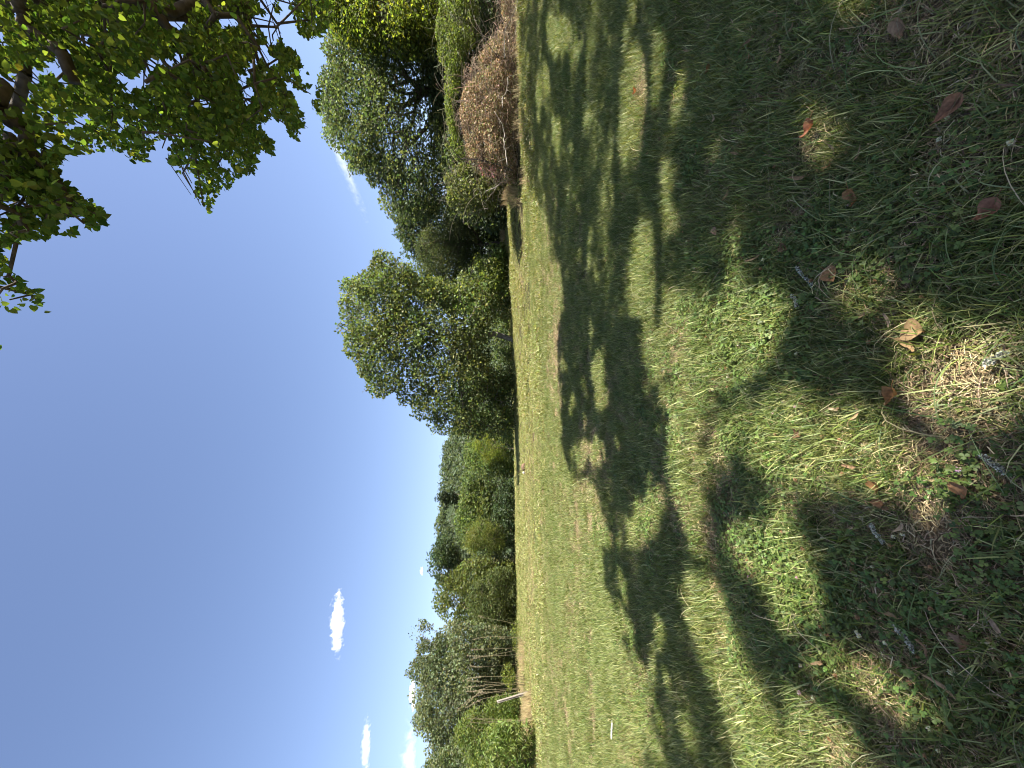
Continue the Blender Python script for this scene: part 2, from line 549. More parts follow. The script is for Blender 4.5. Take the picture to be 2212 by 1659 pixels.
def shades_lit(P, flecks=True):
    G = shadow_at(P)
    a, b = G[:, 0].copy(), G[:, 1].copy()
    w_ = np.clip(b / 5, 0.25, 1)
    G[:, 0] += 0.9 * w_ * (fbm(a * 1.2, b * 1.2, 31, 4) - 0.5)
    G[:, 1] += 1.3 * w_ * (fbm(a * 1.2, b * 1.2, 32, 4) - 0.5)
    x, y = proj(G)
    x, y = np.nan_to_num(x, nan=1e6), np.nan_to_num(y, nan=1e6)
    r = np.zeros(len(P), bool)
    k = np.clip((x - 1110) / 420, 0.05, 1.6)
    for p in LIT:
        for dx, dy in ((-8, 0), (8, 0), (0, -12), (0, 12)):
            r |= in_poly(p, x + dx * k, y + dy * k)
    if flecks:
        r |= (fbm(a * 2.3, b * 2.3, 35, 2) > 0.695)
    # the bramble bank stands in the sun
    t = (P[:, 2] - gz(G[:, 0], G[:, 1]) - 1.3) / SUN[2]
    Q = P - SUN * t[:, None]
    qy = CY - Q[:, 0] / np.maximum(Q[:, 1], 0.5) * F
    r |= (Q[:, 1] > 15.2) & (Q[:, 1] < 20) & (qy > -70) & (qy < 420)
    return r

# ------------------------------------------------------------------ trees
def skeleton(base, trunk_pts, clusters, r_tip=0.006, r_trunk=None, sag=0.10, fan=0.35):
    """grows limbs from a trunk to every leaf cluster; returns edges with radii"""
    nodes = [np.array(p, float) for p in trunk_pts]
    parent = [-1] + list(range(len(nodes) - 1))
    ntr = len(nodes)
    plen = [0.0]
    for k in range(1, ntr):
        plen.append(plen[-1] + np.linalg.norm(nodes[k] - nodes[k - 1]))
    top = nodes[-1]
    order = np.argsort(np.linalg.norm(clusters - np.mean(nodes[ntr // 2:], 0), axis=1))
    N = np.zeros((len(clusters) * 5 + ntr + 10, 3))
    N[:ntr] = nodes
    PL = np.zeros(len(N))
    PL[:ntr] = plen
    cnt = ntr
    first = max(1, ntr // 3)
    ends = []
    for ci in order:
        c = clusters[ci]
        d = np.linalg.norm(N[:cnt] - c, axis=1)
        cost = d + fan * PL[:cnt]
        cost[:first] += 1e3
        up = N[:cnt, 2] - c[2]
        cost += np.maximum(up, 0) * 0.25
        j = int(np.argmin(cost))
        L = d[j]
        k = int(np.clip(L / 0.8, 1, 4))
        prev = j
        for s in range(1, k + 1):
            f = s / k
            p = N[j] * (1 - f) + c * f
            if s < k:
                p = p + rng.normal(size=3) * L * 0.06 + np.array([0, 0, sag * L * math.sin(math.pi * f)])
            N[cnt] = p
            PL[cnt] = PL[prev] + np.linalg.norm(p - N[prev])
            parent.append(prev)
            prev = cnt
            cnt += 1
        ends.append(prev)
    N = N[:cnt]
    parent = np.array(parent)
    load = np.zeros(cnt)
    load[ends] += r_tip ** 2.2
    for i in range(cnt - 1, 0, -1):
        load[parent[i]] += load[i]
    r = np.maximum(load, r_tip ** 2.2) ** (1 / 2.2)
    if r_trunk: r = r * np.where(r > 0.0, np.clip(r_trunk / r[0], 0.05, 9) ** np.clip(np.log(r / r_tip) / np.log(r[0] / r_tip + 1e-9), 0, 1), 1)
    return N, parent, r

def tree(name, label, cat, base, trunk_pts, clusters, leaf, colours, bark, r_trunk, group=None, mat=None, r_min=0.0,
         r_tip=0.006, crown_name='crown', bark_name='trunk', extra=None):
    """leaf = dict(n per cluster, spread, size, T, F, up, droop)"""
    root = bpy.data.objects.new(name, None)
    root.location = base
    link(root)
    tag(root, label, cat, group)
    off = np.asarray(base, float)
    N, par, r = skeleton(base, trunk_pts, clusters, r_tip, r_trunk, leaf.get('sag', 0.1), leaf.get('fan', 0.35))
    A = Acc()
    e = np.arange(1, len(N))
    p = par[1:]
    big = r[e] > 0.03
    keep = r[e] >= r_min
    ra, rb = np.minimum(r[p], r[e] * 1.6), r[e]
    A.tubes(N[p[big]] - off, N[e[big]] - off, ra[big], rb[big], 8)
    sm = ~big & keep
    if 'filter' in leaf:
        mid_ = (N[p] + N[e]) / 2
        xe, ye = proj(N[e])
        xe, ye = np.nan_to_num(xe, nan=-1e6), np.nan_to_num(ye, nan=-1e6)
        infr = (xe > -8) & (xe < 2220) & (ye > -8) & (ye < 1667)
        sm &= ~shades_lit(mid_, False) & (~infr | in_poly(VIS, xe + 6, ye + 8) | in_poly(VIS2, xe, ye))
        thin = big & (r[e] < 0.2) & shades_lit(mid_, False) & ~infr
        big = big & ~thin
        cap_ = np.where(infr, 0.012 * np.maximum(N[e][:, 1], 3.5), 9.0)
        ra, rb = np.minimum(ra, cap_), np.minimum(rb, cap_)
        A = Acc()
        A.tubes(N[p[big]] - off, N[e[big]] - off, ra[big], rb[big], 8)
    A.tubes(N[p[sm]] - off, N[e[sm]] - off, ra[sm], rb[sm], 4)
    link(A.build(bark_name, bark, root, True))
    C = Acc()
    n = leaf['n']
    k = len(clusters)
    cid = np.repeat(np.arange(k), n)
    sp = leaf['spread'] * rng.uniform(0.6, 1.3, k)
    g = rng.normal(size=(k * n, 3)) * np.array([1, 1, leaf.get('flat', 0.75)])
    g *= np.minimum(1, 1.55 / np.maximum(np.linalg.norm(g, axis=1, keepdims=True), 1e-6))
    pos = clusters[cid] + g * sp[cid][:, None]
    keepm = np.ones(len(pos), bool)
    if 'filter' in leaf: keepm = leaf['filter'](pos)
    if 'filter2' in leaf: keepm = leaf['filter2'](pos)
    pos, cid = pos[keepm], cid[keepm]
    tint = np.clip(1 + rng.normal(size=(k, 1)) * leaf.get('tint', 0.16), 0.55, 1.6)
    warm = np.clip(rng.normal(size=(k, 1)) * leaf.get('warm', 0.08), -0.2, 0.3)
    c = pick_cols(len(pos), colours) * tint[cid]
    c[:, 0] *= (1 + warm[cid][:, 0])
    U, V, W = bases(len(pos), leaf.get('up', 0.5), leaf.get('droop', 0.3))
    s = leaf['size'] * rng.uniform(0.6, 1.25, len(pos))
    if 'filter' in leaf: s = s * np.clip(np.linalg.norm(pos - np.array([0, 0, EYE]), axis=1) / 8.5, 0.62, 1.15)
    C.template(leaf.get('T', DIAMOND), leaf.get('F', DIAMOND_F), pos - off, U, V, W, s, c)
    cr = link(C.build(crown_name, mat or M_LEAF, root))
    cr['kind'] = 'stuff'
    return root

def poly_clusters(poly, n, Y, thick, lump=0.0, bottom=None):
    """points filling the outline of a crown standing at depth Y, thicker in its middle"""
    poly = np.asarray(poly, float)
    lo, hi = poly.min(0), poly.max(0)
    xs, ys = [], []
    while len(xs) < n:
        x = rng.uniform(lo[0], hi[0], n * 3)
        y = rng.uniform(lo[1], hi[1], n * 3)
        k = in_poly(poly, x, y)
        xs += list(x[k])
        ys += list(y[k])
    x, y = np.array(xs[:n]), np.array(ys[:n])
    d = edge_dist(poly, x, y)
    R = min(hi[0] - lo[0], hi[1] - lo[1]) / 2
    h = np.sqrt(np.clip(d / R, 0.02, 1)) * thick
    u = rng.uniform(-1, 1, n)
    dy = np.sign(u) * np.abs(u) ** 0.6 * h
    P = pt(x, y, Y + dy)
    P[:, 2] = np.maximum(P[:, 2], gz(P[:, 0], P[:, 1]) + 0.05)
    return P

def crown_filter(poly, gap):
    sd = int(rng.integers(1, 999))
    def f(pos):
        x, y = proj(pos)
        m_ = edge_dist(poly, x, y)
        wx = x + 22 * (vnoise(x / 13, y / 13, sd) - 0.5) + 12 * (vnoise(x / 5, y / 5, sd + 1) - 0.5)
        wy = y + 22 * (vnoise(x / 13, y / 13, sd + 2) - 0.5) + 12 * (vnoise(x / 5, y / 5, sd + 3) - 0.5)
        k = in_poly(poly, wx, wy) | (m_ < 7 * vnoise(x / 9, y / 9, sd + 6) * 1.6)
        n_ = 0.6 * fbm(pos[:, 0] * 0.75 + pos[:, 1] * 0.4, pos[:, 2] * 0.85, sd + 4, 3) + 0.4 * fbm(pos[:, 1] * 0.8 + 3, pos[:, 2] * 0.8 - pos[:, 0] * 0.3, sd + 5, 2)
        return k & (n_ > gap)
    return f

def trunk_line(x0, y0, Y, tip, n=6, jit=0.04):
    b = at_ground(x0, y0) if Y is None else pt(x0, y0, Y)
    b[2] = gz(b[0], b[1]) - 0.05
    t = pt(*tip) if len(tip) == 3 else np.asarray(tip)
    f = np.linspace(0, 1, n)[:, None]
    L = np.linalg.norm(t - b)
    p = b * (1 - f) + t * f
    p[1:] += rng.normal(size=(n - 1, 3)) * L * jit * np.array([1, 1, 0.2])
    return b, p

G_MID = [(0.094, 0.129, 0.041), (0.081, 0.115, 0.041), (0.109, 0.14, 0.046)]
G_OAK = [(0.074, 0.101, 0.044), (0.062, 0.089, 0.039), (0.09, 0.113, 0.048)]
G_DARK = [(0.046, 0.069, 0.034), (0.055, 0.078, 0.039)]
G_WILLOW = [(0.11, 0.133, 0.071), (0.099, 0.122, 0.064), (0.127, 0.145, 0.076)]
G_YELL = [(0.14, 0.17, 0.03), (0.12, 0.155, 0.03), (0.16, 0.18, 0.035)]
G_BRAMBLE = [(0.11, 0.15, 0.035), (0.09, 0.13, 0.03), (0.13, 0.16, 0.045)]
G_LIME = [(0.066, 0.098, 0.028), (0.052, 0.082, 0.026), (0.08, 0.112, 0.03), (0.095, 0.118, 0.034)]

# ---- the lindens overhead: leaves where they show against the sky and where they shade the turf
VIS = [(-40, -20), (-40, 668), (60, 672), (100, 672), (88, 640), (40, 600), (10, 560), (20, 530), (85, 515), (130, 495), (205, 496), (225, 470), (205, 440), (170, 425),
       (130, 385), (125, 345), (200, 335), (235, 325), (262, 335), (290, 362), (345, 345), (372, 355), (398, 405), (440, 464), (470, 420), (510, 400), (545, 375),
       (540, 345), (575, 340), (600, 352), (590, 318), (560, 275), (585, 250), (640, 292), (655, 270), (630, 215), (600, 160), (650, 190), (680, 232), (692, 205),
       (650, 150), (620, 90), (600, 30), (590, -20)]
VIS2 = [(610, -20), (640, 40), (655, 75), (690, 92), (712, 60), (720, -20)]
def linden_filter(pos):
    x, y = proj(pos)
    x, y = np.nan_to_num(x, nan=-1e6), np.nan_to_num(y, nan=-1e6)
    inside = (x > -8) & (x < 2220) & (y > -8) & (y < 1667)
    wx, wy = x + 26 * (vnoise(x / 30, y / 30, 11) - 0.5), y + 26 * (vnoise(x / 30, y / 30, 12) - 0.5)
    wx, wy = wx + 12 * (vnoise(x / 9, y / 9, 13) - 0.5), wy + 12 * (vnoise(x / 9, y / 9, 14) - 0.5)
    vis = (in_poly(VIS, wx, wy) | in_poly(VIS2, wx, wy)) & (fbm(x / 44, y / 44, 15, 4) > 0.405)
    ok = ~inside | vis
    sh = shades_lit(pos)
    return ok & (~sh | (rng.random(len(pos)) < 0.012)) & (pos[:, 2] > 2.3)

def vis_clusters(n, box=(-40, 720, -20, 680)):
    out = []
    while sum(map(len, out)) < n:
        x, y = rng.uniform(box[0], box[1], 4000), rng.uniform(box[2], box[3], 4000)
        k = in_poly(VIS, x, y) | in_poly(VIS2, x, y)
        Y = 2.5 + 10.0 * rng.random(4000) ** 1.3
        # outer (lower left) sprays hang nearer
        P = pt(x, y, Y)
        r1 = ((P[:, 0] - 9.5) / 9) ** 2 + ((P[:, 1] - 3) / 9) ** 2 + ((P[:, 2] - 10) / 8) ** 2
        k &= (r1 < 2.1) & ~shades_lit(P, False) & (P[:, 2] > 3)
        out.append(P[k])
    return np.concatenate(out)[:n]

def shade_clusters(n, y0=0.9, dy=17.5, pw=1.3, xlo=-1.15):
    out = []
    while sum(map(len, out)) < n:
        m_ = 3000
        Y = y0 + dy * rng.random(m_) ** pw
        X = rng.uniform(xlo, 1.15, m_) * Y - 0.2
        G = np.stack([X, Y, gz(X, Y)], 1)
        gxp, gyp = proj(G)
        k = gyp < 1750
        for p in LIT: k &= ~in_poly(p, gxp, gyp)
        t = rng.uniform(6, 26, m_)
        P = G + SUN * t[:, None]
        r1 = ((P[:, 0] - 9.5) / 9) ** 2 + ((P[:, 1] - 1.5) / 10) ** 2 + ((P[:, 2] - 10) / 8) ** 2
        r2 = ((P[:, 0] - 18) / 9) ** 2 + ((P[:, 1] - 7.5) / 9) ** 2 + ((P[:, 2] - 11) / 9) ** 2
        k &= ((r1 < 1) | (r2 < 1)) & (P[:, 2] > 2.6)
        x, y = proj(P)
        x, y = np.nan_to_num(x, nan=-1e6), np.nan_to_num(y, nan=-1e6)
        inside = (x > -25) & (x < 2240) & (y > -25) & (y < 1690)
        k &= ~inside | in_poly(VIS, x, y)
        out.append(P[k])
    return np.concatenate(out)[:n]

CL = np.concatenate([vis_clusters(600), vis_clusters(90, (-40, 225, 400, 680)),  shade_clusters(1050), shade_clusters(620, 7.0, 8.5, 0.9, -0.1)])
t1, t2 = np.array([10.5, 1.2, 0.0]), np.array([19.5, 7.5, 0.0])
t1[2], t2[2] = gz(t1[0], t1[1]), gz(t2[0], t2[1])
own2 = np.hypot(CL[:, 0] - t2[0], CL[:, 1] - t2[1]) < np.hypot(CL[:, 0] - t1[0], CL[:, 1] - t1[1]) * 0.9
LEAF_LIME = dict(n=92, spread=0.31, size=0.062, T=HEART, F=HEART_F, up=0.5, droop=0.9, filter=linden_filter, tint=0.12, sag=0.05, fan=0.2)
for (bs, lean, sel, lab) in ((t1, (0.2, -0.1), ~own2, 'large linden whose leafy branches hang into the frame overhead, nearest to the camera'),
                             (t2, (-0.3, 0.2), own2, 'linden farther along the bushes, shading the grass in front of the brown bramble bank')):
    tp = np.array([bs + np.array([lean[0] * k, lean[1] * k, 2.4 * k]) + rng.normal(size=3) * 0.08 * (k > 0) for k in range(6)])
    tree('linden_tree', lab, 'tree', bs, tp, CL[sel], LEAF_LIME, G_LIME, M_BARK, 0.30, 'lindens on the right', M_LIME, r_tip=0.0045)

# ---- yellow-green linden branch mass at the right edge, nearer than the oak
p3 = [(700, -30), (705, 40), (720, 75), (760, 95), (800, 120), (850, 118), (900, 128), (935, 95), (950, 40), (950, -30)]
c3 = poly_clusters(p3, 200, 20.5, 1.8)
b3, tp3 = trunk_line(1115, -190, 21.5, (820, -150, 21))
tree('linden_tree', 'yellow green leafy tree at the top edge in front of the oak', 'tree', b3, tp3, c3,
     dict(n=80, filter2=crown_filter(p3, 0.38), spread=0.5, size=0.135, T=HEART, F=HEART_F, droop=0.6, tint=0.35), [(0.10, 0.115, 0.03), (0.06, 0.08, 0.026), (0.045, 0.062, 0.024)], M_BARK, 0.25, 'lindens on the right', M_LIME)

# ---- trees behind the bank, from right to left
def simple_tree(name, label, cat, poly, n, Y, thick, base_px, tip, leaf, colours, bark=M_BARK, rt=0.2, group=None, jit=0.04, mat=None, **kw):
    cl = poly_clusters(poly, n, Y, thick)
    leaf = dict(leaf)
    leaf.setdefault('filter2', crown_filter(poly, kw.pop('gap', 0.38)))
    b_, tp_ = trunk_line(base_px[0], base_px[1], Y, (*tip, Y), jit=jit)
    return tree(name, label, cat, b_, tp_, cl, leaf, colours, bark, rt, group, mat, **kw)

OAK = [(960, -30), (700, -30), (712, 70), (698, 105), (715, 130), (690, 165), (702, 200), (690, 240), (712, 268), (700, 290), (722, 318), (755, 345), (760, 372), (795, 372), (800, 398), (828, 408),
       (826, 440), (850, 470), (880, 478), (930, 470), (985, 440), (1000, 380), (965, 300), (960, 200), (950, 100)]
_oakf = crown_filter(OAK, 0.325)
def oak_filter(pos):
    x, y = proj(pos)
    hollow = (((x - 885) / 55) ** 2 + ((y - 255) / 110) ** 2 < 1) & (pos[:, 1] < 26.3)
    return _oakf(pos) & ~(hollow & (rng.random(len(pos)) < 0.6))
simple_tree('oak_tree', 'broad dark oak with visible crooked limbs behind the brown bank', 'tree', OAK, 800, 25, 4.5, (1085, 200), (800, 215),
            dict(n=105, spread=0.6, size=0.165, T=OVAL, F=OVAL_F, tint=0.32, filter2=oak_filter), G_OAK, M_BARK, 0.42, 'trees beyond the field', r_tip=0.011)
simple_tree('oak_tree', 'dark narrow tree with a ragged top left of the broad oak', 'tree',
            [(1085, 430), (1090, 560), (960, 580), (905, 560), (868, 548), (880, 520), (850, 505), (866, 482), (835, 462), (838, 442), (870, 440), (940, 430)],
            340, 34, 3.0, (1085, 500), (870, 490), dict(n=90, spread=0.7, size=0.25, tint=0.2), G_DARK, M_BARK, 0.25, 'trees beyond the field', gap=0.27)
simple_tree('rounded_shrub', 'dense rounded grey green shrub below the dark narrow tree', 'shrub',
            [(1040, 470), (1046, 560), (1020, 585), (950, 590), (908, 570), (900, 535), (915, 500), (950, 478), (1000, 468)],
            200, 29, 1.8, (1075, 530), (960, 530), dict(n=120, spread=0.42, size=0.11, tint=0.12), [(0.062, 0.078, 0.036), (0.05, 0.066, 0.03)], M_BARK, 0.08)
simple_tree('field_maple', 'mid green tree filling the gap right of the light green tree', 'tree',
            [(1060, 560), (1065, 640), (980, 680), (900, 640), (870, 600), (885, 570), (930, 565), (990, 580)],
            200, 33, 2.0, (1090, 610), (950, 610), dict(n=90, spread=0.6, size=0.22, tint=0.2), G_OAK, M_BARK, 0.12, 'trees beyond the field', gap=0.27)

# central light green tree
CT = [(1085, 560), (1098, 640), (1100, 740), (1104, 830), (1104, 930), (1040, 945), (985, 935), (940, 932), (915, 905), (895, 895), (898, 872), (862, 868), (855, 845),
      (820, 855), (790, 838), (796, 815), (772, 800), (770, 775), (745, 758), (752, 735), (732, 712), (745, 695), (735, 660), (742, 625), (735, 612), (770, 600), (800, 580), (812, 545), (835, 540),
      (850, 560), (880, 575), (900, 610), (930, 600), (985, 620), (1010, 570), (1030, 545), (1060, 550)]
cl = poly_clusters(CT, 900, 26, 3.0)
x_, y_ = proj(cl)
low = (x_ > 1055) & (np.abs(y_ - 735) < 60)
cl = cl[~low]
b_, tp_ = trunk_line(1109, 735, 26, (800, 695, 26), n=9, jit=0.02)
ctr = tree('poplar_tree', 'light green round leaved tree standing alone at the field edge in the middle', 'tree', b_, tp_, cl,
           dict(n=66, filter2=crown_filter(CT, 0.365), spread=0.52, size=0.18, T=OVAL, F=OVAL_F, up=0.25, droop=0.7, tint=0.27, warm=0.12), [(0.115, 0.145, 0.048), (0.095, 0.125, 0.044), (0.13, 0.155, 0.058), (0.08, 0.105, 0.04)],
           M_BARK_PALE, 0.17, r_tip=0.010)
simple_tree('young_poplar', 'low bright green bush with large leaves at the right foot of the central tree', 'bush',
            [(1098, 530), (1100, 610), (1090, 640), (1060, 640), (1040, 615), (1025, 575), (1030, 540), (1050, 525), (1075, 535)],
            90, 24.5, 0.9, (1103, 585), (1045, 580), dict(n=55, spread=0.33, size=0.17, T=OVAL, F=OVAL_F, droop=0.6, up=0.2, tint=0.15), [(0.135, 0.175, 0.05), (0.11, 0.15, 0.04)], M_BARK_PALE, 0.04)

# row beyond the far edge of the field
FAR = 'trees beyond the field'
simple_tree('wood_edge_tree', 'bushy tree just left of the central tree, with a shaded foot', 'tree',
            [(1112, 900), (1112, 1010), (1040, 1020), (1014, 1010), (1006, 985), (1010, 950), (1004, 925), (1006, 895), (1050, 890)], 150, 48, 3.0, (1113, 960), (1010, 950),
            dict(n=90, spread=0.85, size=0.3, tint=0.2), G_MID, M_BARK, 0.2, FAR)
simple_tree('wood_edge_tree', 'dark bushy tree behind the shadowed gap in the far row', 'tree',
            [(1113, 985), (1114, 1095), (1050, 1110), (1002, 1095), (996, 1060), (1002, 1020), (1010, 990), (1050, 975)], 170, 54, 3.5, (1114, 1050), (1010, 1050),
            dict(n=90, spread=0.95, size=0.34, tint=0.22), G_OAK + G_MID, M_BARK, 0.2, FAR)
simple_tree('wood_edge_tree', 'tree of the far row with its crown touching the hill', 'tree',
            [(1113, 1080), (1115, 1180), (1050, 1190), (1002, 1180), (994, 1165), (986, 1140), (990, 1110), (998, 1075), (1050, 1065)], 170, 52, 3.5, (1115, 1130), (1010, 1130),
            dict(n=90, spread=0.95, size=0.33, tint=0.22), G_MID, M_BARK, 0.2, FAR)
simple_tree('willow_shrub', 'yellow green fan shaped shrub on bare brown stems in the far row', 'shrub',
            [(1090, 950), (1092, 985), (1060, 998), (1030, 985), (1022, 960), (1035, 940), (1065, 935)], 60, 42, 1.2, (1113, 968), (1060, 968),
            dict(n=60, spread=0.42, size=0.26, T=LANCE, droop=-1.5, tint=0.12), G_YELL, M_STALK, 0.05)
simple_tree('dark_tree', 'dark green tree standing above the far row at its highest point', 'tree',
            [(1000, 1160), (985, 1190), (1005, 1230), (1000, 1275), (970, 1262), (948, 1262), (945, 1240), (930, 1235), (936, 1212), (924, 1200), (938, 1180), (955, 1165)], 120, 58, 3.5, (1115, 1210), (970, 1210),
            dict(n=90, spread=1.0, size=0.36, tint=0.2), G_DARK, M_BARK, 0.25, FAR)
simple_tree('willow_shrub', 'yellow green bush with drooping shoots in front of the dark far tree', 'shrub',
            [(1085, 1130), (1090, 1190), (1060, 1205), (1020, 1195), (1000, 1165), (1010, 1135), (1045, 1125)], 90, 43, 1.5, (1115, 1165), (1050, 1165),
            dict(n=80, spread=0.5, size=0.26, T=LANCE, droop=-1.0, tint=0.2), [(0.12, 0.14, 0.035), (0.10, 0.125, 0.035)], M_STALK, 0.06)
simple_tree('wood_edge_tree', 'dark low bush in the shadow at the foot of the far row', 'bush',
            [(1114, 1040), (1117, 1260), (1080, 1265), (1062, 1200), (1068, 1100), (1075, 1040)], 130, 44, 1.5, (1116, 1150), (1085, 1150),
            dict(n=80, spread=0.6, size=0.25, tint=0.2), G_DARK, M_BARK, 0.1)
simple_tree('sallow_tree', 'yellowish round topped sallow between the dark tree and the big grey willow', 'tree',
            [(1112, 1220), (1116, 1360), (1040, 1370), (975, 1345), (955, 1330), (940, 1305), (945, 1275), (965, 1250), (1000, 1215), (1050, 1205)], 230, 42, 3.0, (1118, 1290), (990, 1290),
            dict(n=100, spread=0.8, size=0.26, tint=0.16), [(0.095, 0.115, 0.034), (0.08, 0.10, 0.032), (0.11, 0.13, 0.04)], M_BARK, 0.2, FAR)
simple_tree('sallow_bush', 'rounded olive bush touching the grass in front of the sallow', 'bush',
            [(1116, 1230), (1120, 1390), (1080, 1395), (1030, 1370), (1010, 1320), (1020, 1270), (1050, 1235)], 200, 36, 2.0, (1119, 1310), (1060, 1310),
            dict(n=110, spread=0.55, size=0.17, tint=0.13), [(0.078, 0.098, 0.036), (0.068, 0.086, 0.03)], M_BARK, 0.1)
WIL = [(1110, 1365), (1118, 1450), (1110, 1560), (1060, 1650), (975, 1665), (935, 1655), (918, 1625), (930, 1600), (900, 1582), (892, 1560), (905, 1535), (888, 1510), (898, 1480), (882, 1455),
       (893, 1432), (905, 1410), (930, 1400), (905, 1392), (888, 1365), (905, 1345), (925, 1350), (935, 1380), (950, 1365), (975, 1345), (1020, 1350)]
simple_tree('grey_willow', 'big grey green willow behind the dry stalks, the tallest tree at the bottom edge', 'tree', WIL, 680, 32, 4.0, (1118, 1480), (960, 1480),
            dict(n=105, spread=0.62, size=0.17, T=OVAL, F=OVAL_F, tint=0.26, up=0.3), G_WILLOW, M_BARK, 0.3, FAR)
simple_tree('grey_willow', 'grey green tree behind the leafy bush in the bottom corner of the wood', 'tree',
            [(1100, 1600), (1110, 1700), (960, 1720), (918, 1690), (915, 1660), (945, 1630), (990, 1600)], 150, 27, 2.5, (1120, 1660), (980, 1660),
            dict(n=95, spread=0.55, size=0.17, tint=0.16), G_OAK + G_WILLOW, M_BARK, 0.15, FAR)
simple_tree('bramble_bush', 'mid green rounded bush left of the leaning post', 'bush',
            [(1120, 1500), (1130, 1570), (1120, 1640), (1060, 1660), (1000, 1640), (985, 1590), (1000, 1550), (1040, 1525), (1080, 1505)], 200, 23.5, 1.5, (1128, 1570), (1060, 1580),
            dict(n=95, spread=0.38, size=0.12, tint=0.2), G_BRAMBLE, M_BARK, 0.06)
simple_tree('laurel_bush', 'bright green bush with large glossy leaves in the bottom corner', 'bush',
            [(1145, 1560), (1152, 1600), (1155, 1720), (1010, 1730), (1012, 1660), (1030, 1625), (1035, 1590), (1060, 1570), (1100, 1565)], 150, 17.5, 1.2, (1150, 1640), (1080, 1650),
            dict(n=42, spread=0.32, size=0.24, T=LANCE, up=0.3, droop=0.9, tint=0.15), [(0.13, 0.17, 0.04), (0.10, 0.145, 0.035), (0.15, 0.18, 0.055)], M_BARK, 0.05)
# thin continuation of the wood out of frame, so that the place goes on
for (yy, Yd, hh, nm) in ((1820, 26, 150, 'tree of the wood just outside the lower picture edge'), (-170, 24, 330, 'tree of the wood just outside the upper picture edge')):
    simple_tree('wood_edge_tree', nm, 'tree', [(1115, yy - 110), (1118, yy + 110), (1106 - hh, yy + 80), (1106 - hh, yy - 80)], 110, Yd, 3.0, (1116, yy), (1106 - hh * 0.6, yy),
                dict(n=80, spread=0.7, size=0.24), G_MID, M_BARK, 0.2, FAR)

# ---- the wooded hill far behind
hill_poly = [(1100, 380), (1010, 700), (985, 880), (966, 940), (957, 1000), (951, 1060), (953, 1090), (944, 1120), (948, 1150), (958, 1200), (1000, 1300), (1060, 1500), (1100, 1650)]
hp = np.array(hill_poly, float)
yy = np.linspace(380, 1650, 90)
xx = np.interp(yy, hp[:, 1], hp[:, 0]) + 2
rows = []
for k, (dY, f) in enumerate(((150, 0.0), (190, 0.45), (225, 0.8), (250, 1.0), (320, 1.0), (420, 0.0))):
    Pk = pt(1106 + (xx - 1106) * f, yy, 250.0)
    Pk[:, 0] *= dY / 250.0 if dY < 250 else 1
    Pk[:, 1] = dY
    Pk[:, 2] = EYE + (Pk[:, 2] - EYE) * (1 if f == 0 else dY / 250.0 if dY < 250 else 1) - (1.5 if f else 2.0)
    rows.append(Pk)
rows = np.array(rows)
nr, nc = rows.shape[:2]
q = (np.arange(nr - 1)[:, None] * nc + np.arange(nc - 1)[None, :]).ravel()
tag(link(mesh_obj('hill', rows.reshape(-1, 3), np.stack([q, q + 1, q + nc + 1, q + nc], 1).ravel(), np.full(len(q), 4),
                  mat_plain('hill_floor', (0.04, 0.055, 0.028), 1, 0.05, 0.3, 0.2, 0.0), None, None, True)), kind='structure')
H = Acc()
nb = 1500
ri = rng.integers(0, 3, nb)
fi = rng.random(nb)
ci_ = rng.integers(0, nc - 1, nb)
ctrs = rows[ri, ci_] * (1 - fi[:, None]) + rows[ri + 1, ci_] * fi[:, None]
nl = 60
cid = np.repeat(np.arange(nb), nl)
d_ = rand_dirs(nb * nl)
d_[:, 2] = np.abs(d_[:, 2])
rad = rng.uniform(3.0, 5.5, nb)
pos = ctrs[cid] + d_ * rad[cid][:, None] * rng.uniform(0.6, 1.05, (nb * nl, 1))
pos[:, 2] += 0.3
tint = rng.uniform(0.7, 1.35, (nb, 1))
U, V, W = bases(len(pos), 0.5)
H.template(DIAMOND, DIAMOND_F, pos, U, V, W, rng.uniform(1.0, 2.0, len(pos)), pick_cols(len(pos), [(0.075, 0.10, 0.062), (0.085, 0.108, 0.066)], 0.12) * tint[cid])  # lighter blue-grey leaf tones: distance haze is put into the colour
tag(link(H.build('distant_forest', M_LEAF)), kind='stuff')
simple_tree('pine_tree', 'dark pointed conifer sticking out of the hill skyline', 'tree', [(985, 1068), (985, 1084), (965, 1085), (946, 1077), (944, 1074), (962, 1067)], 40, 150, 1.5, (985, 1076), (945, 1076),
            dict(n=60, spread=1.1, size=0.9), [(0.03, 0.045, 0.025)], M_BARK, 0.2)

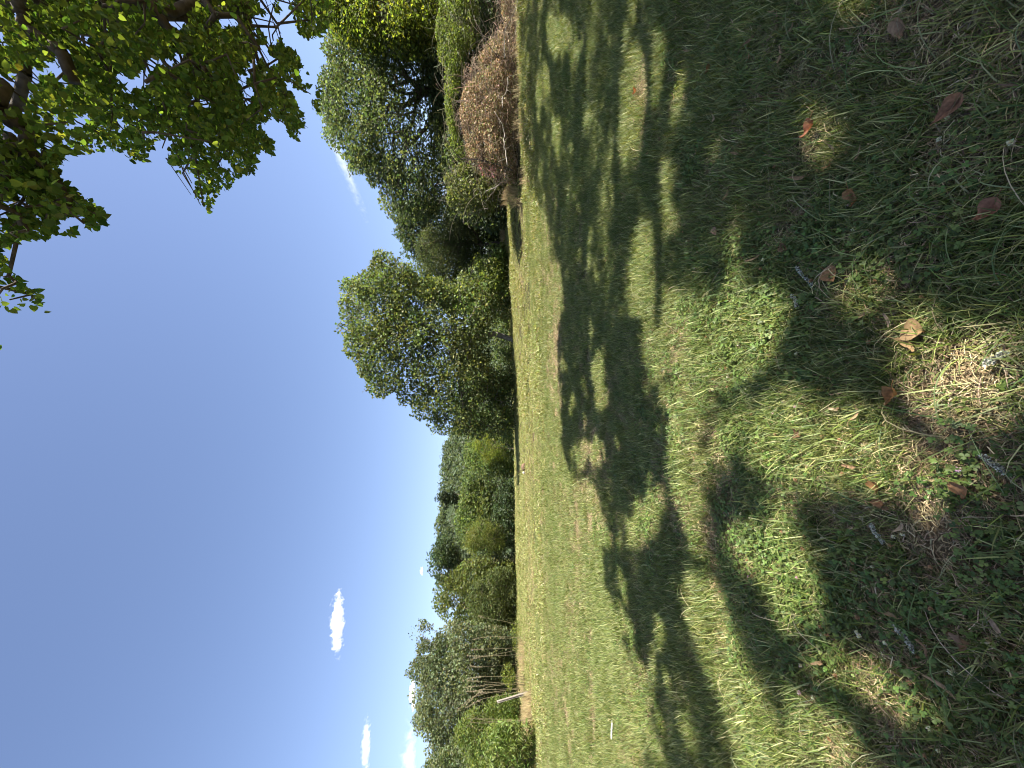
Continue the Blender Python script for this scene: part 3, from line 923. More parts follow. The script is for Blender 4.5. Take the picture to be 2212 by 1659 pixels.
# ------------------------------------------------------------------ the bank of dead bramble on the right
def brush(name, label, cat, poly, Y, thick, ntw, nleaf, leafsize, lcols, tcols, twig_r=0.006, T=DIAMOND, F_=DIAMOND_F, parts=('twigs', 'leaves'), arch=0.5, curl=0.5, mat=None, stray=0):
    base = pt(1115, np.mean([p[1] for p in poly]), Y)
    base[2] = gz(base[0], base[1])
    root = link(bpy.data.objects.new(name, None))
    root.location = base
    tag(root, label, cat)
    c = poly_clusters(poly, ntw, Y, thick)
    A = Acc()
    for k in range(ntw):
        p = c[k]
        L = rng.uniform(0.5, 1.3)
        d = rand_dirs(1)[0]
        d[2] = abs(d[2]) * 0.6
        t = np.linspace(-0.5, 0.5, 6)[:, None]
        bend = rand_dirs(1)[0] * arch * L
        P = p + d * L * t + bend * (0.25 - t * t) * 2
        P[:, 2] = np.maximum(P[:, 2], gz(P[:, 0], P[:, 1]) + 0.01)
        A.path(P - base, np.linspace(twig_r, twig_r * 0.4, 6), 4, pick_cols(1, tcols, 0.25))
    for k in range(stray):
        p = c[int(rng.integers(0, ntw))].copy()
        L = rng.uniform(0.9, 2.2)
        d = unit(np.array([rng.normal() * 0.7, -abs(rng.normal()) * 0.5, rng.uniform(0.2, 1.1)]))
        t = np.linspace(0, 1, 8)[:, None]
        P = p + d * L * t + np.array([rng.normal() * 0.4, 0, -0.5]) * L * t * t * 0.7
        P[:, 2] = np.maximum(P[:, 2], gz(P[:, 0], P[:, 1]) + 0.01)
        A.path(P - base, np.linspace(twig_r * 1.2, twig_r * 0.5, 8), 4, pick_cols(1, tcols, 0.35))
    o = link(A.build(parts[0], M_STRAW, root))
    o['kind'] = 'stuff'
    Lf = Acc()
    pos = poly_clusters(poly, nleaf, Y, thick)
    lump = fbm(pos[:, 0] * 1.6 + 5, pos[:, 2] * 1.6 + pos[:, 1], 61, 3)
    xx_, yy_ = proj(pos)
    wx = xx_ + 34 * (vnoise(xx_ / 24, yy_ / 24, 71) - 0.5) + 14 * (vnoise(xx_ / 7, yy_ / 7, 72) - 0.5)
    wy = yy_ + 34 * (vnoise(xx_ / 24, yy_ / 24, 73) - 0.5)
    pos = pos[(lump > 0.36) & in_poly(poly, wx, wy)]
    U, V, W = bases(len(pos), 0.3, curl)
    s = rng.uniform(0.5, 1.2, len(pos)) * leafsize
    Lf.template(T, F_, pos - base, U, V, W, s, pick_cols(len(pos), lcols, 0.3))
    o = link(Lf.build(parts[1], mat or M_DEAD, root))
    o['kind'] = 'stuff'
    return root

BANK = [(1128, -40), (1126, 60), (1124, 180), (1120, 300), (1112, 395), (1085, 400), (1060, 372), (1035, 365), (1012, 340), (1000, 290), (992, 240), (1000, 190), (1020, 140), (1040, 105), (1068, 80), (1085, 40), (1080, -40)]
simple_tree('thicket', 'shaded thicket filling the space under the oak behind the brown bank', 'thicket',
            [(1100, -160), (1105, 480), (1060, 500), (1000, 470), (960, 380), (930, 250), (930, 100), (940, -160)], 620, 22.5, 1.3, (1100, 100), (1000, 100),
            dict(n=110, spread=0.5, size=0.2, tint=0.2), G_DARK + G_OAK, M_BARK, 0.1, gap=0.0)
simple_tree('wood_edge_tree', 'dark tree at the top edge of the picture behind the yellow green leaves', 'tree',
            [(1100, -260), (1100, 60), (960, 70), (800, 90), (690, 40), (690, -260)], 300, 28, 3.0, (1100, -100), (800, -100),
            dict(n=90, spread=0.75, size=0.26), G_OAK, M_BARK, 0.3, 'trees beyond the field', gap=0.2)
simple_tree('hedge_bush', 'low green bush at the foot of the central tree, behind its trunk', 'bush',
            [(1113, 630), (1114, 965), (1080, 965), (1062, 860), (1066, 740), (1078, 640)], 150, 30, 1.0, (1112, 800), (1085, 800),
            dict(n=80, spread=0.45, size=0.17, tint=0.2), G_MID, M_BARK, 0.06)
brush('dead_bramble_bank', 'mound of brown dead bramble and bracken on the right of the field', 'bush', BANK, 17.3, 1.4, 2000, 46000, 0.09,
      [(0.32, 0.23, 0.14), (0.40, 0.31, 0.20), (0.24, 0.165, 0.10), (0.44, 0.35, 0.24), (0.17, 0.19, 0.07), (0.2, 0.21, 0.08)], [(0.36, 0.28, 0.19), (0.26, 0.19, 0.13), (0.12, 0.09, 0.07)], 0.008, OVAL, OVAL_F, arch=0.7, stray=110)
BR = [(1012, -40), (1040, 20), (1035, 70), (1015, 120), (1000, 160), (985, 220), (990, 280), (1005, 320), (1020, 350), (985, 345), (965, 310), (962, 250), (960, 180), (945, 120), (940, 60), (955, -40)]
brush('green_bramble', 'bright green bramble growing over the top of the brown bank', 'bush', BR, 18.6, 1.0, 320, 16000, 0.11, G_BRAMBLE, [(0.30, 0.28, 0.17), (0.2, 0.2, 0.1)], 0.007, OVAL, OVAL_F, mat=M_LEAF, stray=50)
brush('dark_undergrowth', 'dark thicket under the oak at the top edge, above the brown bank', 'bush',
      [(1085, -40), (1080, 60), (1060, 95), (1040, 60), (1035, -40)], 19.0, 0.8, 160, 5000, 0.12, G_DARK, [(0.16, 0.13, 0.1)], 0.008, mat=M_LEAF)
EL = [(1090, 400), (1082, 440), (1052, 468), (1020, 470), (985, 455), (958, 430), (955, 395), (970, 360), (1000, 350), (1030, 372), (1060, 380)]
brush('elder_shrub', 'loose light green shrub with bare pale branches at the left end of the brown bank', 'shrub', EL, 18.2, 1.0, 200, 8500, 0.12, [(0.115, 0.14, 0.045), (0.09, 0.12, 0.035), (0.15, 0.16, 0.07)], [(0.3, 0.27, 0.2)], 0.008, OVAL, OVAL_F, mat=M_LEAF, stray=40)
brush('willowherb', 'pink flowering willowherb beside the dark bare branch', 'plant', [(1075, 352), (1080, 378), (1062, 385), (1040, 378), (1030, 360), (1045, 350)], 16.9, 0.4, 40, 420, 0.07,
      [(0.48, 0.2, 0.28), (0.55, 0.28, 0.36), (0.3, 0.12, 0.13), (0.13, 0.16, 0.05)], [(0.25, 0.12, 0.1)], 0.005, parts=('stem', 'flower'), mat=M_LEAF)

def branch_thing(name, label, cat, lines, mat, Y, r0, part='branch'):
    P0 = pt(*lines[0][0], Y)
    P0[2] = gz(P0[0], P0[1])
    root = link(bpy.data.objects.new(name, None))
    root.location = P0
    tag(root, label, cat)
    for li, ln in enumerate(lines):
        k = np.array(ln, float)
        t = np.linspace(0, len(k) - 1, (len(k) - 1) * 4 + 1)
        x = np.interp(t, np.arange(len(k)), k[:, 0])
        y = np.interp(t, np.arange(len(k)), k[:, 1])
        P = pt(x, y, Y + np.cumsum(rng.normal(size=len(t)) * 0.03))
        P += rng.normal(size=P.shape) * 0.012
        A = Acc()
        rr = r0 * (1 if li == 0 else 0.6)
        A.path(P - P0, np.linspace(rr, rr * 0.35, len(t)), 7)
        # side twigs
        for j in range(2, len(t) - 1, 3):
            d = unit(rng.normal(size=3))
            L = rng.uniform(0.15, 0.4)
            A.path(np.array([P[j], P[j] + d * L * 0.5, P[j] + d * L + rng.normal(size=3) * 0.04]) - P0, [rr * 0.35, rr * 0.25, rr * 0.15], 4)
        link(A.build(part, mat, root, True))
    return root

def z4(a): return [(850.3 + x * .1389, 230.4 + y * .1389) for x, y in a]
def z3(a): return [(850.3 + x * .1389, y * .1389) for x, y in a]
branch_thing('bare_branch', 'dark forked bare branch leaning out of the left end of the brown bank', 'branch',
             [z4([(1850, 985), (1640, 900), (1400, 840), (1300, 820), (1050, 820), (900, 650), (800, 480)]), z4([(1400, 840), (1340, 650), (1300, 520), (1230, 160)])], M_DARKTWIG, 16.6, 0.035)
branch_thing('dead_branch', 'pale crooked dead branch at the left end of the brown bank above the grass', 'branch',
             [z4([(1830, 1115), (1710, 1150), (1600, 1250), (1440, 1320), (1300, 1470)]), z4([(1600, 1250), (1480, 1420), (1400, 1520), (1330, 1650)])], M_GREYTWIG, 17.6, 0.04)
branch_thing('dead_branch', 'pale bent twig lying along the foot of the brown bank', 'branch',
             [z4([(1770, 900), (1740, 700), (1715, 550), (1720, 400), (1690, 270), (1560, 60)])], M_GREYTWIG, 15.8, 0.022)
branch_thing('dead_branch', 'thin dark stem arching across the right part of the brown bank', 'branch',
             [z3([(1640, 900), (1520, 760), (1350, 480), (1250, 260), (1180, -10)]), z3([(1620, 740), (1480, 520), (1340, 260)])], M_DARKTWIG, 15.7, 0.016)
branch_thing('dead_branch', 'pale thin stem rising from the foot of the brown bank at the top edge', 'branch',
             [z3([(1715, 900), (1720, 500), (1790, 370), (1880, 180), (1930, -10)])], M_GREYTWIG, 15.2, 0.016)
branch_thing('dead_branch', 'short white snag standing on top of the brown bank', 'branch', [z3([(1210, 1550), (1080, 1560), (970, 1575)])], M_POST, 16.8, 0.025)
branch_thing('dead_branch', 'forked pale stick low in the brown bank, nearest the grass', 'branch',
             [z3([(1700, 1660), (1690, 1540), (1760, 1400), (1780, 1200), (1850, 1180)]), z3([(1690, 1540), (1630, 1480)])], M_GREYTWIG, 15.8, 0.02)

# ------------------------------------------------------------------ dry stalks, post and low plants on the left
def z6(x, y): return (877.8 + x * .1389, 1316.7 + y * .1389)
def z7(x, y): return (987.5 + x * .0992, 1494.4 + y * .0992)
def stalks(name, label, cat, lst, Y, heads=True, r0=0.011):
    b0 = np.mean([pt(*l[-1], Y) for l in lst], 0)
    b0[2] = gz(b0[0], b0[1])
    root = link(bpy.data.objects.new(name, None))
    root.location = b0
    tag(root, label, cat)
    for ln in lst:
        k = np.array(ln[::-1], float)
        Ys = Y + rng.normal() * 0.35
        P = pt(k[:, 0], k[:, 1], Ys)
        P[0, 2] = min(P[0, 2], gz(P[0, 0], P[0, 1]) + 0.02)
        t = np.linspace(0, len(k) - 1, (len(k) - 1) * 5 + 1)
        P = np.stack([np.interp(t, np.arange(len(k)), P[:, a]) for a in range(3)], 1)
        P[:, 0] += np.sin(np.linspace(0, math.pi, len(P))) * rng.normal() * 0.16
        A = Acc()
        A.path(P - b0, np.linspace(r0 * 0.8, r0 * 0.5, len(P)), 5)
        st = link(A.build('stalk', M_STALK, root, True))
        if heads:
            Hd = Acc()
            n = 150
            f = rng.uniform(0.55, 1.0, n)
            pos = np.stack([np.interp(f * (len(P) - 1), np.arange(len(P)), P[:, a]) for a in range(3)], 1)
            pos += rand_dirs(n) * 0.03
            U, V, W = bases(n, 0, -0.6)
            Hd.template(DIAMOND, DIAMOND_F, pos - b0, U, V, W, rng.uniform(0.03, 0.06, n), pick_cols(n, [(0.24, 0.21, 0.13), (0.30, 0.26, 0.17), (0.18, 0.15, 0.09)]))
            hd = link(Hd.build('seed_head', M_STRAW))
            hd.parent = st
            hd['kind'] = 'stuff'
    return root
stalks('dry_weed', 'tall dry dock stalks with fuzzy seed heads left of the leaning post', 'weed',
       [[z6(880, 1215), z6(1300, 1170), z6(1560, 1130)], [z6(930, 1085), z6(1200, 1050), z6(1560, 1045)], [z6(950, 1110), z6(1150, 1140), z6(1560, 1180)], [z6(930, 1280), z6(1200, 1220), z6(1560, 1215)],
        [z6(945, 1470), z6(1250, 1310), z6(1600, 1170)], [z6(770, 1610), z6(1050, 1480), z6(1600, 1230)], [z6(920, 1530), z6(1200, 1400), z6(1600, 1260)], [z6(1110, 1300), z6(1300, 1290), z6(1600, 1290)]], 23.0)
stalks('dry_weed', 'thin row of dry stalks standing before the big grey willow', 'weed',
       [[z6(945, 715), z6(1250, 680), z6(1680, 600)], [z6(985, 785), z6(1180, 750), z6(1680, 700)], [z6(990, 880), z6(1200, 850), z6(1680, 830)], [z6(1010, 620), z6(1200, 610), z6(1680, 590)],
        [z6(1450, 440), z6(1560, 430), z6(1690, 410)], [z6(1120, 100), z6(1220, 150), z6(1700, 250)], [z6(1040, 465), z6(1300, 455), z6(1690, 440)]], 25.0, True, 0.009)
stalks('dry_weed', 'spreading clump of pale dry stems beside the glossy leaved bush', 'weed',
       [[z7(200, 730), z7(500, 750), z7(1250, 700)], [z7(270, 680), z7(500, 690), z7(1250, 680)], [z7(280, 650), z7(440, 670), z7(1250, 660)], [z7(220, 575), z7(600, 600), z7(1250, 620)],
        [z7(290, 520), z7(700, 580), z7(1250, 600)], [z7(310, 610), z7(450, 680), z7(1250, 690)], [z7(520, 450), z7(800, 540), z7(1250, 590)]], 19.5, False, 0.008)
# leaning post with a split grain
pb, pm, ptip = pt(1136, 1494, 21.0), pt(1118, 1498, 21.0), pt(1074, 1516.5, 21.0)
pb[2] = gz(pb[0], pb[1]) - 0.1
root = link(bpy.data.objects.new('leaning_post', None))
root.location = pb
tag(root, 'weathered split wooden post leaning out of the weeds', 'post')
for sgn, nm in ((1, 'split_half'), (-1, 'split_half')):
    A = Acc()
    side = unit(np.cross(ptip - pb, [0, 1, 0])) * 0.035 * sgn
    t = np.linspace(0, 1, 9)[:, None]
    P = pb * (1 - t) + ptip * t + side + rng.normal(size=(9, 3)) * 0.006
    A.path(P - pb, np.linspace(0.05, 0.04, 9), 8)
    link(A.build(nm, M_POST, root, True))
A = Acc()
A.path(np.array([pb, pb * 0.5 + ptip * 0.5, ptip]) - pb, [0.05, 0.045, 0.03], 6)
link(A.build('heartwood', M_DARKTWIG, root))
brush('young_weed', 'yellow green leafy weed growing at the foot of the dry stalks', 'weed', [(1092, 1432), (1112, 1435), (1116, 1480), (1100, 1496), (1086, 1470), (1085, 1440)], 22.6, 0.4, 20, 650, 0.16, G_YELL, [(0.15, 0.17, 0.05)], 0.005, LANCE, mat=M_LEAF, parts=('stem', 'leaves'), curl=-1.2)
brush('young_weed', 'yellow green leafy weed at the edge of the grass under the grey willow', 'weed', [(1102, 1340), (1124, 1342), (1128, 1395), (1112, 1412), (1104, 1370)], 26, 0.4, 20, 520, 0.16, G_YELL, [(0.15, 0.17, 0.05)], 0.005, LANCE, mat=M_LEAF, parts=('stem', 'leaves'), curl=-1.2)


# ------------------------------------------------------------------ turf: grass, straw and clover tufts (uncountable)
def blade_set(A, n, radius, h, w, lean, palette, curl=0.5, base_z=-0.005, var=0.25):
    a = rng.uniform(0, 2 * math.pi, n)
    rr = radius * np.sqrt(rng.random(n))
    root = np.stack([rr * np.cos(a), rr * np.sin(a), np.full(n, base_z)], 1)
    d = rng.uniform(0, 2 * math.pi, n)
    out = np.stack([np.cos(d), np.sin(d), np.zeros(n)], 1)
    H_ = rng.uniform(h[0], h[1], n)
    ln = lean * rng.uniform(0.3, 1.0, n)
    W_ = w * rng.uniform(0.7, 1.3, n)
    side = np.stack([-np.sin(d), np.cos(d), np.zeros(n)], 1)
    c = pick_cols(n, palette, var)
    V, t = [], [0, 0.4, 0.75, 1.0]
    ws = [1.0, 0.95, 0.6]
    for k in range(4):
        f = t[k]
        ang = ln * (0.5 + curl * f)
        p = root + out * (H_ * f * np.sin(ang))[:, None]
        p[:, 2] += H_ * f * np.cos(ang)
        if k < 3:
            V += [p - side * (W_ * ws[k] / 2)[:, None], p + side * (W_ * ws[k] / 2)[:, None]]
        else:
            V.append(p)
    V = np.stack(V, 1)
    f = [0, 1, 3, 2, 2, 3, 5, 4, 4, 5, 6]
    idx = (np.array(f)[None] + (np.arange(n) * 7)[:, None]).ravel()
    A.add(V.reshape(-1, 3), idx, np.tile([4, 4, 3], n), np.repeat(c, 7, 0))

def straw_set(A, n, radius, L, w, palette, zmax=0.03):
    pos = np.stack([rng.uniform(-radius, radius, n), rng.uniform(-radius, radius, n), rng.uniform(0.0, zmax, n)], 1)
    d = rand_dirs(n)
    d[:, 2] *= 0.25
    d = unit(d)
    ll = rng.uniform(L[0], L[1], n)
    side = unit(np.cross(d, np.array([0, 0, 1.0]) + 0.5 * rng.normal(size=(n, 3))))
    ww = w * rng.uniform(0.6, 1.3, n)
    bend = np.array([0, 0, 1.0]) * (rng.normal(size=n) * 0.12 * ll)[:, None] + side * (rng.normal(size=n) * 0.12 * ll)[:, None]
    V = []
    for f, b in ((-0.5, 0), (0, 1), (0.5, 0)):
        p = pos + d * (ll * f)[:, None] + bend * b
        p[:, 2] = np.maximum(p[:, 2], 0.002)
        V += [p - side * ww[:, None] / 2, p + side * ww[:, None] / 2]
    V = np.stack(V, 1)
    idx = (np.array([0, 1, 3, 2, 2, 3, 5, 4])[None] + (np.arange(n) * 6)[:, None]).ravel()
    A.add(V.reshape(-1, 3), idx, np.tile([4, 4], n), np.repeat(pick_cols(n, palette, 0.3), 6, 0))

def clover_set(A, n, radius, palette):
    a = rng.uniform(0, 2 * math.pi, n)
    rr = radius * np.sqrt(rng.random(n))
    c0 = np.stack([rr * np.cos(a), rr * np.sin(a), rng.uniform(0.025, 0.065, n)], 1)
    tilt = bases(n, 1.1)
    size = rng.uniform(0.008, 0.0135, n)
    cols = pick_cols(n, palette, 0.2)
    T = np.array([(0, 0, 0), (0.42, 0.35, 0.16), (0.5, 0.8, 0.2), (0, 1.0, 0.05), (-0.5, 0.8, 0.2), (-0.42, 0.35, 0.16)])
    for k in range(3):
        ang = k * 2 * math.pi / 3
        U, V, W = tilt
        U2 = U * math.cos(ang) + V * math.sin(ang)
        V2 = -U * math.sin(ang) + V * math.cos(ang)
        A.template(T, [(0, 1, 2, 3), (0, 3, 4, 5)], c0, U2, V2, W, size, cols)
    foot = c0.copy()
    foot[:, :2] *= 0.8
    foot[:, 2] = 0
    A.tubes(foot, c0, 0.0008, 0.0007, 3, (0.07, 0.11, 0.03))

GREENS = [(0.115, 0.155, 0.028), (0.085, 0.125, 0.022), (0.14, 0.175, 0.038), (0.165, 0.18, 0.05), (0.30, 0.30, 0.13), (0.05, 0.08, 0.016)]  # the palest blade tone paints glossy blade highlights into the colour
FIELDG = [(0.20, 0.23, 0.06), (0.25, 0.26, 0.09), (0.15, 0.19, 0.045), (0.31, 0.29, 0.13)]
LUSHG = [(0.06, 0.115, 0.02), (0.07, 0.13, 0.022), (0.10, 0.15, 0.028)]
STRAWS = [(0.40, 0.31, 0.17), (0.32, 0.24, 0.125), (0.52, 0.42, 0.25), (0.22, 0.165, 0.09), (0.12, 0.09, 0.05)]
CLOVERS = [(0.10, 0.15, 0.032), (0.12, 0.17, 0.04), (0.08, 0.13, 0.028)]

def protos(kind, count, fn, mat):
    c = bpy.data.collections.new(kind)
    for k in range(count):
        A = Acc()
        fn(A)
        c.objects.link(A.build('%s_%02d' % (kind, k), mat))
    return c

def scatter(name, P, rot, scl, idx, coll, mat, z_off=0.0):
    n = len(P)
    me = bpy.data.meshes.new(name)
    me.vertices.add(n)
    me.vertices.foreach_set('co', P.astype(np.float32).ravel())
    for nm, tp, dat in (('rot', 'FLOAT_VECTOR', rot), ('scl', 'FLOAT', scl), ('idx', 'INT', idx)):
        a = me.attributes.new(nm, tp, 'POINT')
        a.data.foreach_set('vector' if tp == 'FLOAT_VECTOR' else 'value', np.ascontiguousarray(dat, np.int32 if tp == 'INT' else np.float32).ravel())
    o = link(bpy.data.objects.new(name, me))
    g = bpy.data.node_groups.new(name + '_nodes', 'GeometryNodeTree')
    g.interface.new_socket('Geometry', in_out='INPUT', socket_type='NodeSocketGeometry')
    g.interface.new_socket('Geometry', in_out='OUTPUT', socket_type='NodeSocketGeometry')
    gi_, go = g.nodes.new('NodeGroupInput'), g.nodes.new('NodeGroupOutput')
    ip = g.nodes.new('GeometryNodeInstanceOnPoints')
    ci = g.nodes.new('GeometryNodeCollectionInfo')
    ci.inputs['Collection'].default_value = coll
    ci.inputs['Separate Children'].default_value = True
    ci.inputs['Reset Children'].default_value = True
    ip.inputs['Pick Instance'].default_value = True
    def na(nm, tp):
        k = g.nodes.new('GeometryNodeInputNamedAttribute')
        k.data_type = tp
        k.inputs['Name'].default_value = nm
        return [s for s in k.outputs if s.enabled and s.name == 'Attribute'][0]
    g.links.new(gi_.outputs[0], ip.inputs['Points'])
    g.links.new(ci.outputs[0], ip.inputs['Instance'])
    g.links.new(na('idx', 'INT'), ip.inputs['Instance Index'])
    g.links.new(na('rot', 'FLOAT_VECTOR'), ip.inputs['Rotation'])
    g.links.new(na('scl', 'FLOAT'), ip.inputs['Scale'])
    g.links.new(ip.outputs[0], go.inputs[0])
    md = o.modifiers.new('tufts', 'NODES')
    md.node_group = g
    o.data.materials.append(mat)
    tag(o, kind='stuff')
    return o

def spots(n, y0, y1, pw=1.0):
    """turf points in front of the eye, spread evenly per square metre when pw = 1"""
    u = rng.random(n)
    Y = np.sqrt(y0 ** 2 + u * (y1 ** 2 - y0 ** 2)) if pw == 1.0 else y0 + (y1 - y0) * u ** pw
    X = rng.uniform(-1, 1, n) * (1.12 * Y + 0.7)
    return X, Y

def layer(name, coll, ncoll, mat, parts):
    Ps, Rs, Ss = [], [], []
    for (X, Y, keep, s0, s1) in parts:
        X, Y = X[keep], Y[keep]
        n = len(X)
        Ps.append(np.stack([X, Y, gz(X, Y)], 1))
        Rs.append(np.stack([rng.normal(size=n) * 0.12, rng.normal(size=n) * 0.12, rng.uniform(0, 2 * math.pi, n)], 1))
        Ss.append(rng.uniform(s0, s1, n))
    P, R, S = np.concatenate(Ps), np.concatenate(Rs), np.concatenate(Ss)
    return scatter(name, P, R, S, rng.integers(0, ncoll, len(P)), coll, mat)

def bank_clear(X, Y):
    x, y = proj(np.stack([X, Y, gz(X, Y)], -1))
    return (Y < 16.2) | (y > 400) | (X < 4)

pg = protos('grass_tuft', 8, lambda A: (blade_set(A, 74, 0.09, (0.03, 0.12), 0.0036, 1.3, GREENS), straw_set(A, 14, 0.07, (0.02, 0.06), 0.002, STRAWS, 0.03)), M_GRASS)
pf = protos('field_tuft', 6, lambda A: (blade_set(A, 190, 0.38, (0.035, 0.095), 0.010, 1.15, FIELDG), straw_set(A, 16, 0.34, (0.04, 0.12), 0.010, STRAWS, 0.05)), M_GRASS)
ps = protos('straw_tuft', 6, lambda A: straw_set(A, 90, 0.085, (0.015, 0.065), 0.0022, STRAWS, 0.022), M_STRAW)
pc = protos('clover_tuft', 6, lambda A: (clover_set(A, 30, 0.085, CLOVERS), blade_set(A, 9, 0.08, (0.04, 0.09), 0.0026, 1.2, GREENS), straw_set(A, 10, 0.08, (0.02, 0.05), 0.002, STRAWS, 0.05)), M_GRASS)
pl_ = protos('lush_tuft', 5, lambda A: blade_set(A, 75, 0.10, (0.07, 0.19), 0.0042, 1.3, LUSHG, 0.9), M_GRASS)
pd = protos('hay_tuft', 5, lambda A: (blade_set(A, 40, 0.18, (0.25, 0.75), 0.010, 0.6, [(0.40, 0.31, 0.17), (0.33, 0.25, 0.13), (0.30, 0.26, 0.12)], 0.8)), M_STRAW)

parts_g, parts_s, parts_c, parts_l = [], [], [], []
for (n, a, b_, s0, s1) in ((24000, 0.75, 7.0, 0.7, 1.5), (32000, 6.0, 17.0, 1.0, 1.7)):
    X, Y = spots(n, a, b_)
    dry, clov, lush = fields(X, Y)
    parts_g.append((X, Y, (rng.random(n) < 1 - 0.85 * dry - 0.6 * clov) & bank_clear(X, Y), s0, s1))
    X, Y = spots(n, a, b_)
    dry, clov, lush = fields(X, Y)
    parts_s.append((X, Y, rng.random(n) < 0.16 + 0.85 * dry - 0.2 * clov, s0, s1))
for (n, a, b_, s0, s1) in ((15000, 0.75, 7.0, 0.8, 1.25), (2500, 6.0, 12.0, 1.0, 1.4)):
    X, Y = spots(n, a, b_)
    dry, clov, lush = fields(X, Y)
    parts_c.append((X, Y, rng.random(n) < clov * 1.1, s0, s1))
X, Y = spots(9000, 2.2, 17.0)
dry, clov, lush = fields(X, Y)
parts_l.append((X, Y, (rng.random(9000) < lush * 1.1) & bank_clear(X, Y), 0.7, 1.25))
layer('grass', pg, 8, M_GRASS, parts_g)
layer('dry_grass', ps, 6, M_STRAW, parts_s)
layer('clover', pc, 6, M_GRASS, parts_c)
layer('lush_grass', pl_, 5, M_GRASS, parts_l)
pq = protos('field_straw', 5, lambda A: (blade_set(A, 40, 0.36, (0.03, 0.09), 0.009, 1.2, FIELDG), straw_set(A, 80, 0.36, (0.04, 0.13), 0.009, STRAWS, 0.04)), M_GRASS)
X, Y = spots(38000, 14.0, 62.0)
band = fbm(X * 0.10 + 2, Y * 0.45, 44, 4)
dryf = np.clip(0.6 * fields(X, Y)[0] + (band - 0.60) * 1.8, 0, 1)
dk = rng.random(len(X)) < dryf
hgt = 0.7 + 0.9 * fbm(X * 0.5, Y * 0.5, 46, 3)
layer('field_grass', pf, 6, M_GRASS, [(X, Y, bank_clear(X, Y) & ~dk & (hgt < 1.15), 0.8, 1.2), (X, Y, bank_clear(X, Y) & ~dk & (hgt >= 1.15), 1.2, 1.9)])
layer('field_straw', pq, 5, M_GRASS, [(X, Y, bank_clear(X, Y) & dk, 0.8, 1.25)])
# tall bleached hay along the top of the bank, under the dark trees and round the weeds on the left
hx, hy = [], []
for (x0, y0, x1, y1, n, d0, d1) in ((1100, 405, 1092, 440, 60, 17, 24), (1092, 425, 1100, 575, 420, 26, 32), (1116, 1380, 1132, 1500, 60, 23, 28), (1130, 1500, 1146, 1590, 120, 19, 22), (1122, -60, 1120, 395, 25, 15.5, 15.9)):
    f = rng.random(n)
    Yh = rng.uniform(d0, d1, n)
    hx.append((CY - (y0 + (y1 - y0) * f)) / F * Yh)
    hy.append(Yh)
hx, hy = np.concatenate(hx), np.concatenate(hy)
layer('hay', pd, 5, M_STRAW, [(hx, hy, np.ones(len(hx), bool), 0.45, 1.0)])

# long stray grass blades lying over the turf
A = Acc()
n = 1700
X, Y = spots(n, 0.9, 7.0, 1.1)
for k in range(n):
    L = rng.uniform(0.12, 0.36)
    d = rng.uniform(0, 2 * math.pi)
    t = np.linspace(0, 1, 7)
    crv = rng.normal() * 0.9
    ang = d + crv * t
    xs = np.cumsum(np.cos(ang)) * L / 7
    ys = np.cumsum(np.sin(ang)) * L / 7
    up = rng.uniform(0.04, 0.13)
    P = np.stack([X[k] + xs, Y[k] + ys, np.sin(t * math.pi * rng.uniform(0.6, 1.0)) * up + 0.02], 1)
    P[:, 2] += gz(P[:, 0], P[:, 1])
    side = np.stack([-np.sin(ang), np.cos(ang), np.zeros(7)], 1)
    w = rng.uniform(0.0024, 0.0048) * min(1.0, 0.45 + 0.3 * Y[k]) * np.array([0.8, 1, 1, 0.95, 0.8, 0.5, 0.1])
    V = np.stack([P - side * w[:, None] / 2, P + side * w[:, None] / 2 + np.array([0, 0, 0.001])], 1).reshape(-1, 3)
    idx = np.concatenate([[2 * j, 2 * j + 1, 2 * j + 3, 2 * j + 2] for j in range(6)])
    A.add(V, idx, [4] * 6, pick_cols(1, [(0.12, 0.17, 0.045), (0.10, 0.15, 0.04), (0.16, 0.20, 0.07), (0.20, 0.24, 0.10), (0.34, 0.29, 0.17)], 0.18))
tag(link(A.build('long_grass', M_GRASS)), kind='stuff')

# ------------------------------------------------------------------ fallen linden leaves, bracts, clover heads
def lay(o, x, y, dz, rz, tilt=0.25):
    p = at_ground(x, y)
    o.location = (p[0], p[1], p[2] + dz)
    o.rotation_euler = (rng.normal() * tilt, rng.normal() * tilt, rz)
    return o

def leaf_grid(w, L, fold, curl, crump, seed, prof):
    nu, nv = 7, 9
    u = np.linspace(-1, 1, nu)
    v = np.linspace(0, 1, nv)
    UU, VV = np.meshgrid(u, v)
    ww = np.interp(VV, np.linspace(0, 1, len(prof)), prof)
    x = UU * ww * w
    y = VV * L
    z = fold * np.abs(UU) * ww * w + curl * L * (VV - 0.5) ** 2 * 4 + curl * 0.5 * w * UU ** 2
    z = z + crump * (fbm(UU * 2 + seed, VV * 3 + seed * 2, 90, 3) - 0.5)
    x = x + crump * 0.6 * (fbm(UU * 2 + seed * 3, VV * 3, 91, 2) - 0.5)
    V = np.stack([x, y - L / 2, z], -1).reshape(-1, 3)
    q = (np.arange(nv - 1)[:, None] * nu + np.arange(nu - 1)[None]).ravel()
    return V, np.stack([q, q + 1, q + nu + 1, q + nu], 1).ravel(), np.full(len(q), 4)
HPROF = [0.25, 0.85, 1.0, 0.97, 0.85, 0.65, 0.42, 0.18, 0.02]
TPROF = [0.35, 0.7, 0.9, 1.0, 1.0, 0.95, 0.85, 0.65, 0.2]

